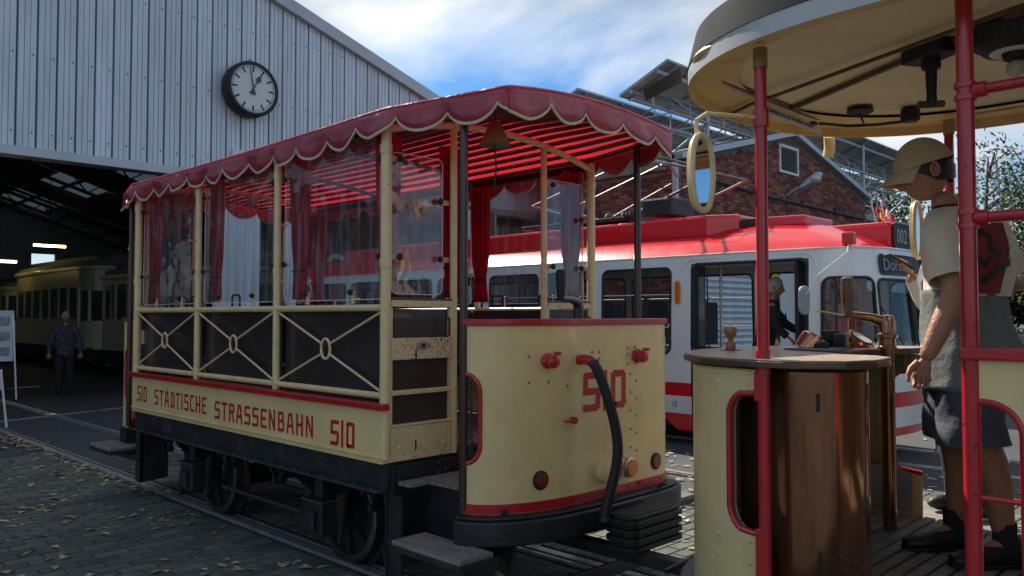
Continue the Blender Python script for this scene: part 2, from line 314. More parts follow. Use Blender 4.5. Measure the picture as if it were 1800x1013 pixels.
# stroke alphabet in the angular hand of the old tramway lettering (unit height 1)
GL = {'5': (.46, [[(.46, .94), (.06, .94), (.04, .50), (.40, .50), (.46, .44), (.43, .10), (.37, .05), (.02, .05)]]),
      '1': (.20, [[(.10, 1.0), (.10, .0)]]), '0': (.46, [[(.10, .05), (.38, .05), (.43, .11), (.43, .89), (.38, .95), (.12, .95), (.06, .89), (.05, .11), (.10, .05)]]),
      'S': (.46, [[(.44, .95), (.10, .95), (.05, .89), (.05, .58), (.10, .53), (.38, .53), (.43, .47), (.43, .11), (.38, .05), (.02, .05)]]),
      'T': (.44, [[(.0, .95), (.46, .95)], [(.22, .92), (.22, 0)]]),
      'A': (.48, [[(.03, 0), (.16, .95), (.34, .95), (.46, 0)], [(.09, .35), (.41, .35)]]),
      'D': (.46, [[(.05, .05), (.36, .05), (.43, .13), (.43, .80), (.30, .95), (.05, .95)], [(.14, .95), (.14, .05)]]),
      'I': (.12, [[(.06, 1.0), (.06, 0)]]), 'C': (.44, [[(.44, .95), (.11, .95), (.05, .88), (.05, .12), (.11, .05), (.44, .05)]]),
      'H': (.46, [[(.05, 1), (.05, 0)], [(.42, 1), (.42, 0)], [(.05, .5), (.42, .5)]]),
      'E': (.44, [[(.44, .95), (.06, .95), (.06, .05), (.44, .05)], [(.06, .5), (.36, .5)]]),
      'R': (.46, [[(.06, 0), (.06, .95), (.36, .95), (.42, .88), (.42, .60), (.36, .54), (.06, .54)], [(.24, .54), (.44, 0)]]),
      'N': (.48, [[(.05, 0), (.05, 1)], [(.07, .97), (.43, .03)], [(.44, 0), (.44, 1)]]),
      'B': (.46, [[(.05, .05), (.38, .05), (.43, .11), (.43, .45), (.36, .53), (.06, .53)], [(.06, .95), (.34, .95), (.39, .89), (.39, .60), (.36, .53)], [(.07, .95), (.07, .05)]])}
def strokes(mb, word, x, z, h, f, w=.13, gap=.16, sx=1.0):
    """letters as flat bars; f(x,z,d) places a point d in front of the surface"""
    for ch in word:
        if ch == ' ': x += .5 * h * sx; continue
        k = 'A' if ch == 'Ä' else ch; wd, ss = GL[k]
        bars = list(ss)
        for ln in bars:
            for (ax, az), (bx, bz) in zip(ln, ln[1:]):
                a = V(x + ax * h * sx, z + az * h); b = V(x + bx * h * sx, z + bz * h); d = (b - a); L = d.length; d /= L; e = w * h / 2; nrm = V(-d.y, d.x) * e; a2 = a - d * e * .8; b2 = b + d * e * .8
                k2 = (len(mb.f) % 7) * .00025
                mb.poly([f(*(a2 + nrm), k2), f(*(a2 - nrm), k2), f(*(b2 - nrm), k2), f(*(b2 + nrm), k2)])
        if ch == 'Ä':
            for q in (.16, .34):
                cx = x + q * h * sx; r = .05 * h; mb.poly([f(cx - r, z + 1.08 * h, 0), f(cx + r, z + 1.08 * h, 0), f(cx + r, z + 1.18 * h, 0), f(cx - r, z + 1.18 * h, 0)])
        x += (wd * sx + gap) * h
    return x

# ================================================================== THE SETTING
g = MB(); g.grid(lambda a, b: V(-300 + 700 * a, -200 + 900 * b, -.012), 20, 20); g.build('ground', asphalt, kind='structure', label='grey asphalt yard reaching to the horizon')
def rail_pair(cx, s0, s1):
    for sx in (-.56, .56):
        sgn = 1 if sx > 0 else -1; x = cx + sx; mb = MB()
        mb.box(x - .035, x + .035, s0, s1, -.03, .012); o = mb.build('rail', railtop, track)
        mb = MB(); q = x - sgn * .085; mb.box(q - .012, q + .012, s0, s1, -.03, .010); mb.build('guard_rail', railtop, track)
        mb = MB(); mb.box(min(x - sgn * .035, x - sgn * .073), max(x - sgn * .035, x - sgn * .073), s0, s1, -.03, -.002); mb.build('groove', black, track)
track = thing('tram_track', 'sunken grooved rails running under the trailer car', 'track', (3.67, 5, 0), kind='structure'); rail_pair(3.67, -8, 45)
track = thing('tram_track', 'middle track between the two trams', 'track', (6.75, 5, 0), kind='structure'); rail_pair(6.75, -20, 14)
track = thing('tram_track', 'track under the red and white tram', 'track', (10.0, 5, 0), kind='structure'); rail_pair(10.0, -30, 45)
# --- pavers: courses run across the tracks
pav = thing('paved_area', 'small grey concrete pavers beside the rails', 'pavement', (2, 6, 0), kind='structure')
bedm = MB()
regions = [(-3.2, 3.02, 1.0, 10.9), (4.33, 6.08, .2, 6.6), (7.42, 8.2, -2, 4.6)]
for x0, x1, y0, y1 in regions: bedm.box(x0, x1, y0, y1, -.03, -.006)
bedm.box(3.27, 4.07, 1, 9, -.03, -.006); regions.append((3.27, 4.07, 1, 9))
bedm.build('paver_bed', joint, pav)
cells = []
PL, PW = .24, .12
for x0, x1, y0, y1 in regions:
    ny = int((y1 - y0) / PW)
    for j in range(ny):
        yy = y0 + j * PW; x = x0 + (PL / 2 if j % 2 else 0) * 1.0; first = True
        if j % 2: cells.append((x0, x0 + PL / 2, yy))
        while x < x1 - .02: cells.append((x, min(x + PL, x1), yy)); x += PL
def in_view(x, y, m=1.05):
    fx = .7108 * x + .7034 * y; rt = .7034 * x - .7108 * y
    return fx > .5 and abs(rt / fx) < .634 * m and 1.65 / fx < .38
cells = [c for c in cells if in_view(c[0], c[2], 1.6)]
vis = [c for c in cells if in_view(c[0] + .1, c[2]) and not (2.95 < c[0] < 4.4 and c[2] > 3)]
vis.sort(key=lambda c: (c[0] ** 2 + c[2] ** 2)); near = set(vis[:295])
def paver(mb, c):
    x0, x1, y0 = c; g_ = .005; h = random.uniform(-.0012, .0022); e = .006
    mb.tone = random.random() if random.random() > .05 else 2.2
    x0 += g_; x1 -= g_; a = y0 + g_; b = y0 + PW - g_; i = len(mb.v); tl = random.uniform(-.001, .001)
    mb.v += [V(x0, a, -.01), V(x1, a, -.01), V(x1, b, -.01), V(x0, b, -.01), V(x0 + e, a + e, h), V(x1 - e, a + e, h + tl), V(x1 - e, b - e, h + tl), V(x0 + e, b - e, h)]
    for q in ((4, 5, 6, 7), (0, 1, 5, 4), (1, 2, 6, 5), (2, 3, 7, 6), (3, 0, 4, 7)): mb.face([i + k for k in q])
rest = MB()
for c in cells:
    if c in near: mb = MB(); paver(mb, c); mb.build('paver', paverm, pav)
    else: paver(rest, c)
rest.build('distant_pavers', paverm, pav, kind='stuff')
# --- fallen leaves
def leaf(mb, x, y, s, z=.004):
    mb.tone = random.random(); a = random.uniform(0, 6.28); n = 9; w = random.uniform(.5, .95); cu = random.uniform(.1, .45); i = len(mb.v)
    ca, sa = cos(a), sin(a); tx, ty = random.uniform(-.25, .25), random.uniform(-.25, .25)
    mb.v.append(V(x, y, z + .002))
    for k in range(n):
        t = 2 * pi * k / n; r = s * (1 - .22 * (k % 2)) * random.uniform(.85, 1.1); px, py = r * cos(t), r * w * sin(t)
        if k == 0: px *= 1.5
        zz = z + abs(py) * cu + max(0, tx * px + ty * py) ; mb.v.append(V(x + ca * px - sa * py, y + sa * px + ca * py, zz))
    for k in range(n): mb.face((i, i + 1 + k, i + 1 + (k + 1) % n))
lv = []
for k in range(8000):
    if random.random() < .5: x = random.uniform(-3, 3.0); y = random.uniform(2, 12)
    elif random.random() < .2: x = 3.0 + random.gauss(0, .07); y = random.uniform(7.3, 13)
    elif random.random() < .5: x = random.uniform(4.3, 9.0); y = random.uniform(-1, 7)
    else: x = random.uniform(2, 16); y = random.uniform(-3, 14)
    if not in_view(x, y, 1.3): continue
    if random.random() < .45 + .3 * sin(x * 2.1 + y) * sin(y * 1.3): lv.append((x, y, random.uniform(.018, .044)))
seen = sorted([l for l in lv if in_view(l[0], l[1]) and not (2.9 < l[0] < 4.5 and l[1] > 2.8)], key=lambda l: (l[0] ** 2 + l[1] ** 2))
nearset = set(seen[:240]); far = MB()
for l in lv:
    if l in nearset:
        mb = MB(); leaf(mb, *l)
        west = l[0] < 3.3
        mb.build('fallen_leaf', leafm, loc=(l[0], l[1], 0), label='curled dry leaf on the shaded pavers left of the trailer' if west else 'curled dry leaf on the sunlit pavers right of the trailer', cat='leaf', group='fallen leaves left of the trailer' if west else 'fallen leaves right of the trailer')
    else: leaf(far, *l)
far.build('leaf_litter', leafm, kind='stuff', cat='leaves', label='scattered dry autumn leaves over the yard')

# ------------------------------------------------------------------ depot hall with clock
FS = 15.0
def ztop(x): return 8.127 - (x - 8.186) * .317 if x > 1 else 8.127 + 7.186 * .317 + (x - 1) * .317
hall = thing('depot_hall', 'large silver clad tram depot with sloping gable and dark open entrance', 'building', (0, FS, 0))
HZ = 4.42
mod = .3; nx = int((17.4 + 12) / mod)
bolts = MB()
for k in range(nx):
    x0 = -12 + k * mod; x1 = x0 + mod; mb = MB(); mb.tone = random.random()
    prof = [(0, 0), (.016, 0), (.02, .028), (.10, .028), (.102, .008), (.112, .008), (.114, .028), (.185, .028), (.187, .008), (.197, .008), (.199, .028), (.283, .028), (.287, 0), (.3, 0)]
    i = len(mb.v)
    for px, d in prof: mb.v += [V(x0 + px, FS - d, HZ), V(x0 + px, FS - d, ztop(x0 + px))]
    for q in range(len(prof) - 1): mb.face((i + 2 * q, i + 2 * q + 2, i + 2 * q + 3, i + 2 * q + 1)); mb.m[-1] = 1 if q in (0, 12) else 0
    mb.build('cladding_panel', [clad, clad_dk], hall)
    for zz in (HZ + .25, HZ + 1.55, HZ + 2.9, HZ + 4.2):
        if zz < ztop(x0) - .3: bolts.lathe((x0 + .24, FS - .028, zz), (0, -1, 0), [(.014, 0), (.014, .006), (.006, .012)], 6)
bolts.build('cladding_bolt', iron, hall, kind='stuff')
mb = MB(); mb.box(-12, 17.42, FS - .10, FS + .25, HZ - .16, HZ - .002); mb.build('header_beam', flash, hall, bevel=.01)
mb = MB()
for xa, xb in ((-12, 1), (1, 17.55)): mb.beam((xa, FS - .02, ztop(xa + .001) + .06), (xb, FS - .02, ztop(xb if xb > 1 else 1.001) + .06), .26, .26)
mb.build('verge_flashing', flash, hall, bevel=.01)
mb = MB(); D = 33
for xa, xb in ((-12, 1), (1.001, 17.5)):
    za, zb = ztop(xa), ztop(xb)
    sk = [(6.0, 7.2)] if xb > 2 else []
    # roof deck with skylight slots cut between bays
    for j in range(11):
        y0 = FS + .12 + j * 3; y1 = y0 + 2.94
        segs = [(xa, xb)] if not (xb > 2 and j in (1, 3, 5, 7, 9)) else [(xa, 5.4), (7.8, 10.3), (12.2, xb)]
        for p, q in segs: mb.extr([(p, y0, ztop(p) + .03), (q, y0, ztop(q) + .03), (q, y1, ztop(q) + .03), (p, y1, ztop(p) + .03)], (0, 0, .1))
    mb.extr([(xa, FS + .12, za + .14), (xb, FS + .12, zb + .14), (xb, FS + D, zb + .14), (xa, FS + D, za + .14)], (0, 0, .002)) if xa < 0 else None
mb.build('roof_deck', hallroof, hall)
for j in (1, 3, 5, 7, 9):
    for p, q in ((5.4, 7.8), (10.3, 12.2)):
        y0 = FS + .12 + j * 3; y1 = y0 + 2.94; MB().extr([(p, y0, ztop(p) + .05), (q, y0, ztop(q) + .05), (q, y1, ztop(q) + .05), (p, y1, ztop(p) + .05)], (0, 0, .02)).build('roof_light', daylight, hall)
mb = MB(); mb.box(17.3, 17.42, FS, FS + D, 0, ztop(17.3)); mb.box(-12.1, -12, FS, FS + D, 0, ztop(-12)); mb.build('side_wall', hallwall, hall)
# back wall with bright openings
mb = MB(); yb = FS + 31
mb.box(-12, 11.9, yb, yb + .2, 0, 4.8); mb.box(11.9, 17.4, yb, yb + .2, 0, 4.1); mb.box(13.0, 17.4, yb, yb + .2, 4.1, 4.8)
mb.extr([(-12, yb, 4.8), (-12, yb, 6.2), (1, yb, 10.35), (17.35, yb, ztop(17.35)), (17.35, yb, 4.8)], (0, .2, 0))
mb.build('back_wall', hallwall, hall)
# left return wall inside (lighter sheet wall seen at the far left) and trusses
mb = MB()
for j in range(7):
    y = FS + 1.5 + j * 4.4
    for xa, xb in ((-12, 1), (1.001, 17.2)):
        mb.beam((xa, y, ztop(xa) - .12), (xb, y, ztop(xb) - .12), .12, .16)
        mb.beam((xa, y, ztop(xa) - .85), (xb, y, ztop(xb) - .85), .10, .12)
        n = 10
        for q in range(n):
            u0 = xa + (xb - xa) * q / n; u1 = xa + (xb - xa) * (q + .5) / n; u2 = xa + (xb - xa) * (q + 1) / n
            mb.beam((u0, y, ztop(u0) - .85), (u1, y, ztop(u1) - .12), .05); mb.beam((u1, y, ztop(u1) - .12), (u2, y, ztop(u2) - .85), .05)
    mb.build('roof_truss', iron, hall); mb = MB()
for x in (-9, -6, -3, 3, 5, 7, 9, 11, 13, 15): mb.beam((x, FS + .3, ztop(x) - .08), (x, FS + 31, ztop(x) - .08), .08, .14)
mb.build('purlin', iron, hall, kind='stuff')
for x in (8.75, 13.75):
    mb = MB(); mb.box(x - .12, x + .12, FS + .35, FS + .6, 0, 6); mb.build('steel_column', iron, hall)
# ribbed folding door leaves
def door_leaf(x0, x1, y, z1=HZ - .17):
    mb = MB(); n = max(3, int((x1 - x0) / .045)); mb.grid(lambda a, b: V(x0 + (x1 - x0) * a, y - (.03 if int(a * n + .5) % 4 < 2 else 0), .05 + (z1 - .05) * b), n, 1)
    mb.box(x0 - .03, x1 + .03, y - .05, y - .032, 1.3, 1.4); mb.box(x0 - .03, x1 + .03, y + .005, y + .05, .03, z1)
    mb.build('folding_door_leaf', clad, hall)
door_leaf(7.05, 7.95, FS + .05); door_leaf(8.45, 8.68, FS - .12); door_leaf(13.2, 14.1, FS - .25); door_leaf(14.15, 14.4, FS - .15)
mb = MB(); mb.box(8.30, 8.44, FS - .2, FS + .02, 0, HZ - .17); mb.box(13.95, 14.12, FS - .42, FS - .3, 0, HZ - .17); mb.build('door_post', silver, hall)
mb = MB(); mb.grid(lambda a, b: V(14.4 + 3 * a, FS + 1.2 - (.03 if int(a * 60 + .5) % 4 < 2 else 0), .0 + 4.2 * b), 60, 1); mb.build('recessed_sheet_wall', clad, hall)
# clock
ck = thing('station_clock', 'round black rimmed station clock with white dial on the silver wall', 'clock', (7.6, FS - .03, 6.1))
cc = V(7.6, FS - .03, 6.1)
MB().lathe(cc, (0, -1, 0), [(.50, .02), (.53, .03), (.545, .1), (.545, .30), (.52, .34), (.475, .345), (.47, .30)], 48, False).build('clock_case', rubber, ck, smooth=True)
MB().lathe(cc, (0, -1, 0), [(.47, .28), (.47, .302)], 48).build('dial', pbr('clock_dial', (.62, .70, .68), .35, var=.02), ck)
mb = MB()
for k in range(60):
    a = 2 * pi * k / 60; r0, r1, w = (.33, .45, .017) if k % 5 == 0 else (.415, .45, .006)
    d = V(sin(a), 0, cos(a)); n_ = V(cos(a), 0, -sin(a)); c0 = cc + V(0, -.304, 0); mb.obox(c0 + d * (r0 + r1) / 2, d * (r1 - r0) / 2, n_ * w, V(0, .001, 0))
mb.build('minute_mark', blackp, ck, kind='stuff')
def hand(ang, L, w, y, spade=False):
    a = radians(ang); d = V(sin(a), 0, cos(a)); n_ = V(cos(a), 0, -sin(a)); c0 = cc + V(0, y, 0); mb = MB()
    mb.extr([c0 - d * .12 - n_ * w * 1.6, c0 - d * .12 + n_ * w * 1.6, c0 + n_ * w * .7, c0 + d * L + n_ * w * .4, c0 + d * L - n_ * w * .4, c0 - n_ * w * .7], (0, -.004, 0))
    if spade: mb.extr([c0 + d * .14 + V(0, -.005, 0), c0 + d * .2 + n_ * .055 + V(0, -.005, 0), c0 + d * .25 + n_ * .05 + V(0, -.005, 0), c0 + d * .33 + V(0, -.005, 0), c0 + d * .25 - n_ * .05 + V(0, -.005, 0), c0 + d * .2 - n_ * .055 + V(0, -.005, 0)], (0, -.003, 0))
    return mb
hm = pbr('clock_hand', (.06, .09, .11), .5)
hand(29, .22, .022, -.312, True).build('hour_hand', hm, ck); hand(-10, .42, .02, -.322).build('minute_hand', hm, ck)
MB().tube([cc + V(-.02 + .03 * cos(t * .52), -.2, .575 + .03 * sin(t * .52)) for t in range(13)], .007, 6).build('lifting_ring', iron, ck)
t = thing('security_camera', 'small white camera on the silver wall under the clock', 'camera', (7.55, FS - .1, 4.75))
MB().box(7.30, 7.50, FS - .12, FS - .03, 4.66, 4.90).build('junction_box', whitep, t, bevel=.01); MB().cyl((7.5, FS - .12, 4.78), (7.66, FS - .32, 4.74), .05).build('camera_barrel', rubber, t)
# lamps in the hall
for x, y, z, n in ((8.3, FS + 15, 3.98, 'left lit yellow tube lamp hanging in the dark hall'), (6.85, FS + 15, 3.4, 'leftmost lit yellow tube lamp at the picture edge in the hall')):
    t = thing('hall_lamp', n, 'lamp', (x, y, z), group='tube lamps in the hall'); MB().box(x - .5, x + .5, y - .1, y + .1, z + .04, z + .10).build('lamp_housing', oldcream, t, bevel=.01)
    MB().cyl((x - .48, y, z), (x + .48, y, z), .035).build('lamp_tube', lamp_on, t); MB().cyl((x, y, z + .1), (x, y, ztop(x) - .1), .01, 6).build('lamp_rod', iron, t)

# ---- old trams inside
def old_tram(x, y0, y1, h, label, zt=0, letter=None, grey=False):
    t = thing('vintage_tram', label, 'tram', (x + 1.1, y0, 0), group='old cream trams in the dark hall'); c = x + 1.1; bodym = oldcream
    mb = MB(); mb.box(x, x + .05, y0 + .9, y1, .75, 1.55); mb.box(x + 2.15, x + 2.2, y0, y1, .75, 1.55)
    n = int((y1 - y0 - .9) / .8); mb.box(x, x + .05, y0 + .9, y1, 2.45, h - .35)
    for k in range(n + 1): yy = y0 + .9 + (y1 - y0 - .9 - .06) * k / n; mb.box(x, x + .05, yy, yy + .09, 1.55, 2.45)
    # rounded end platform
    def ep(a): a = pi * a; return c - 1.06 * cos(a), y0 + .9 - .9 * sin(a) ** .7
    pts = [ep(k / 20) for k in range(21)]
    for (ax, ay), (bx, by) in zip(pts, pts[1:]):
        mb.extr([(ax, ay, .7), (bx, by, .7), (bx, by, 1.5), (ax, ay, 1.5)], (0, .03, 0)); mb.extr([(ax, ay, 2.35), (bx, by, 2.35), (bx, by, h - .35), (ax, ay, h - .35)], (0, .03, 0))
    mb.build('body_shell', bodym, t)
    for k in (0, 3, 7, 13, 17, 20): MB().cyl((pts[k][0], pts[k][1], 1.5), (pts[k][0], pts[k][1], 2.36), .05, 8).build('pillar', bodym, t)
    for k in range(n): yy = y0 + .99 + (y1 - y0 - .9 - .06) * k / n; MB().box(x + .02, x + .026, yy, yy + (y1 - y0 - .9) / n - .09, 1.56, 2.44).build('window_pane', pane, t)
    out = [ep(k / 20) for k in range(21)]; out = [(px + (px - c) * .06, py - .06) for px, py in out] + [(x + 2.28, y1), (x - .08, y1)]
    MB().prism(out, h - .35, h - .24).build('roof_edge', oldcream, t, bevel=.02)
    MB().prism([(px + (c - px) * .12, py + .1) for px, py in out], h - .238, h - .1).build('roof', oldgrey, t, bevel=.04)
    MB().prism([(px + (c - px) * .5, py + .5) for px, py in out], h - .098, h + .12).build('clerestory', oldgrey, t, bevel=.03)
    MB().box(x + .1, x + 2.1, y0 + .3, y1, .35, .74).build('underframe', black, t)
    mb = MB()
    for yy in (y0 + 2.2, y1 - 2):
        for xx in (c - .53, c + .53): mb.cyl((xx - .05, yy, .36), (xx + .05, yy, .36), .36, 20)
    mb.build('wheels', black, t)
    MB().box(x + .02, x + 2.18, y0 + .95, y1 - .05, .76, 1.0).build('floor', greyint, t)
    if letter:
        yy = y0 + .1; MB().cyl((c - .25, yy, h + .18), (c - .25, yy + .05, h + .18), .30, 28).build('route_disc', whitep, t)
        text_mesh(letter, .48, lambda p, q: V(c - .40 + p, yy - .008, h + .0 + q), bold=.012).build('route_letter', blackp, t); MB().cyl((c - .25, yy + .02, h - .25), (c - .25, yy + .02, h - .05), .03).build('disc_stand', iron, t)
    return t
old_tram(7.6, 15.9, 22.8, 2.95, 'nearest old cream tram inside the hall with a dark side door')
tA = old_tram(7.6, 23.9, 31.0, 3.3, 'old cream tram with a round roof edge behind the nearest one in the hall')
old_tram(7.5, 32.0, 40, 2.9, 'farthest old cream tram at the left edge of the hall')
old_tram(10.6, 17.5, 26, 2.75, 'old cream tram with a round white E disc seen through the trailer windows', letter='E')
mb = MB(); mb.box(7.56, 7.59, 16.9, 17.9, .78, 1.02); mb.build('destination_board', oldgrey, tA).location = (0, 0, 0)
for k, (x, y) in enumerate(((4.35, 18.3), (3.12, 13.8))):
    t = thing('display_board', ('white notice board with printed photos standing in the hall', 'small white sign at the far left edge of the hall entrance')[k], 'board', (x, y, 0))
    h0, h1, w = ((.75, 1.75, .62), (.55, .85, .3))[k]
    mb = MB(); mb.box(x - w, x + .1, y, y + .04, h0, h1); mb.build('board_sheet', whitep, t)
    mb = MB(); mb.beam((x - w, y + .02, h1), (x - w, y + .3, 0), .03); mb.beam((x + .08, y + .02, h1), (x + .14, y - .1, 0), .03); mb.build('board_frame', silver, t)
    if k == 0:
        mb = MB()
        for r_ in range(3):
            for c_ in range(2): mb.box(x - .55 + c_ * .33, x - .3 + c_ * .33, y - .006, y - .001, .85 + r_ * .3, 1.03 + r_ * .3)
        mb.build('printed_picture', pbr('printed_pictures', (.3, .36, .42), .5, var=.6, vs=14), t)

# ------------------------------------------------------------------ brick building
bb = thing('brick_building', 'red brick workshop with a gable, a louvre vent and a roll-up door', 'building', (15, 9.7, 0))
WU, WS = 15.0, 9.73
MB().box(WU + .02, WU + .3, WS + .02, 13.4, 0, 4.95).build('mortar_bed', mortar, bb)
def zg(x): return 5.05 + (x - 15) * .255 if x < 20.4 else 5.05 + 5.4 * .255 - (x - 20.4) * .24
MB().extr([(WU + .301, WS + .02, 0), (25.4, WS + .02, 0), (25.4, WS + .02, zg(25.4)), (20.4, WS + .02, zg(20.4)), (WU + .301, WS + .02, zg(15.3))], (0, .3, 0)).build('mortar_bed', mortar, bb)
bricks = []
BH, BL = .077, .25
j = 0; z = 1.2
while z < 6.5:
    off = (0, .125, .06, .19)[j % 4]
    y = WS + off
    while y < 13.2 and z < 4.85:
        bricks.append((0, y, z)); y += BL
    x = WU + off
    while x < 25.3:
        ok = z + .08 < zg(x) - .05 and z + .08 < zg(x + .25) - .05
        if (15.7 < x < 21.0 and z < 3.45) or (19.6 < x < 20.8 and 5.3 < z < 6.2): ok = False
        if ok: bricks.append((1, x, z))
        x += BL
    z += BH; j += 1
def bkey(b):
    p = V(WU, b[1], 0) if b[0] == 0 else V(b[1], WS, 0); return p.length - (.0 if b[0] == 0 else 0)
cand = sorted([b for b in bricks if b[2] > 3.15], key=bkey); nb = set(cand[:290])
def brick(mb, b):
    mb.tone = random.random() * (.25 if random.random() < .12 else 1); g_ = .005; d = random.uniform(-.004, .006); rw = random.uniform(0, .004)
    if b[0] == 0: mb.box(WU - d, WU + .03, b[1] + g_ + rw, b[1] + BL - g_, b[2] + g_, b[2] + BH - g_)
    else: mb.box(b[1] + g_ + rw, b[1] + BL - g_, WS - d, WS + .03, b[2] + g_, b[2] + BH - g_)
    for _ in range(1): pass
rest = MB()
for b in bricks:
    if b in nb: mb = MB(); brick(mb, b); mb.build('brick', brickm, bb)
    else: brick(rest, b)
rest.build('distant_bricks', brickm, bb, kind='stuff')
MB().box(WU - .06, WU + .4, WS + .3, 13.5, 4.86, 5.3).build('concrete_coping', concrete, bb, bevel=.02)
mb = MB(); mb.beam((14.9, WS - .06, zg(15) + .06), (20.4, WS - .06, zg(20.4) + .06), .22, .14); mb.beam((20.4, WS - .06, zg(20.4) + .06), (25.5, WS - .06, zg(25.4) + .04), .22, .14); mb.build('verge_board', flash, bb, bevel=.01)
mb = MB(); mb.extr([(14.9, WS, zg(15) + .1), (20.4, WS, zg(20.4) + .1), (20.4, WS + 12, zg(20.4) + .1), (14.9, WS + 12, zg(15) + .1)], (0, 0, .05)); mb.extr([(20.4, WS, zg(20.4) + .1), (25.6, WS, zg(25.5) + .1), (25.6, WS + 12, zg(25.5) + .1), (20.4, WS + 12, zg(20.4) + .1)], (0, 0, .05)); mb.build('roof', oldgrey, bb)
MB().box(WU - .13, WU - .02, WS - .02, WS + .1, 0, 5.0).build('downpipe', pbr('grey_downpipe', (.45, .47, .47), .5), bb, bevel=.02)
vt = MB(); vt.box(19.68, 19.74, WS - .03, WS + .05, 5.38, 6.12); vt.box(20.70, 20.76, WS - .03, WS + .05, 5.38, 6.12); vt.box(19.74, 20.70, WS - .03, WS + .05, 6.06, 6.12); vt.box(19.74, 20.70, WS - .03, WS + .05, 5.38, 5.44); vt = vt.build('vent_frame', whitep, bb)
for k in range(13): MB().obox((20.22, WS - .005, 5.47 + k * .046), (.475, 0, 0), (0, .022, .016), (0, -.002, .003)).build('louvre', silver, vt)
MB().box(19.74, 20.7, WS + .03, WS + .04, 5.44, 6.06).build('vent_back', blackp, vt)
mb = MB(); mb.tube([(15.6, WS - .05, 4.78), (19, WS - .05, 4.66), (25.2, WS - .05, 4.60)], .035, 6)
for x in (17, 18.5, 20.9, 23): mb.box(x - .03, x + .03, WS - .09, WS - .001, 4.6, 4.74)
mb.build('cable_conduit', iron, bb)
MB().box(16, 21.2, WS - .35, WS - .02, 3.50, 3.85).build('door_fascia', whitep, bb, bevel=.015)
ru = MB(); ru.grid(lambda a, b: V(15.9 + 2.9 * a, WS - .05 - .025 * (1 + sin(b * 2 * pi * 24)), .02 + 3.4 * b), 2, 240); ru.build('roll_up_shutter', clad, bb, smooth=True)
MB().box(19.41, 20.39, WS - .05, WS - .001, .02, 3.4).build('white_door', whitep, bb)
mb = MB(); mb.tube([(19.72, WS - .06, 1.42), (19.94, WS - .06, 1.42), (19.83, WS - .06, 1.72)], .012, 5, closed=True); mb.box(19.82, 19.84, WS - .062, WS - .055, 1.46, 1.6); mb.build('warning_triangle', blackp, bb)
for x0, x1 in ((18.95, 19.40), (20.40, 20.80)):
    MB().box(x0, x1, WS - .12, WS - .001, .02, 3.4).build('door_jamb', blackp, bb)
    mb = MB(); zz = .1
    while zz < 3.2:
        m_ = (x0 + x1) / 2; mb.poly([(x0, WS - .124, zz), (m_, WS - .124, zz + .16), (m_, WS - .124, zz + .30), (x0, WS - .124, zz + .14)]); mb.poly([(m_, WS - .124, zz + .16), (x1, WS - .124, zz), (x1, WS - .124, zz + .14), (m_, WS - .124, zz + .30)]); zz += .34
    mb.build('hazard_chevron', yellow, bb)
# lower rear wing of the brickwork
w3 = thing('brick_wing', 'dark lower brick wing with a flat roof behind the white tram nose', 'building', (25.6, 12.5, 0))
MB().box(25.62, 44, 12.5, 12.8, 0, 5.35).build('mortar_bed', mortar, w3)
rest = MB(); z = 3.0; j = 0
while z < 5.2:
    x = 25.64 + (.125 if j % 2 else 0)
    while x < 40: mb = rest; mb.tone = random.random() * .7; mb.box(x + .005, x + .245, 12.5 - random.uniform(.001, .012), 12.53, z + .005, z + BH - .006); x += BL
    z += BH; j += 1
rest.build('brickwork', brickm, w3, kind='stuff'); MB().box(25.5, 44, 12.2, 14, 5.36, 5.6).build('flat_roof', flash, w3, bevel=.02)
MB().box(28, 44, 12.15, 12.45, 2.6, 3.0).build('white_fascia', whitep, w3); MB().box(28.2, 44, 12.4, 12.44, 0, 2.58).build('grey_gate', pbr('grey_gate', (.13, .14, .14), .7), w3)
# street lamp head on the brick wall
t = thing('wall_lamp', 'grey street lamp head on an angled arm fixed to the gable', 'lamp', (20.6, WS, 4.9))
MB().tube([(20.05, WS - .02, 4.80), (20.08, WS - .10, 4.88), (20.22, WS - .35, 5.02)], .03, 8).build('lamp_arm', galv, t)
MB().lathe((20.18, WS - .30, 4.98), (.5, -.45, .42), [(.03, 0), (.06, .08), (.10, .25), (.12, .45), (.11, .62), (.05, .72)], 14).build('lamp_head', galv, t, smooth=True)
MB().ball((20.46, WS - .60, 5.19), .115, 12, (1.5, 1.4, .9)).build('lamp_glass', bulbm, t, smooth=True)
mb = MB(); mb.tube([(20.05, WS - .03, 4.85), (20.02, WS - .04, 4.5), (20.1, WS - .04, 4.2)], .012, 5); mb.build('lamp_cable', iron, t)

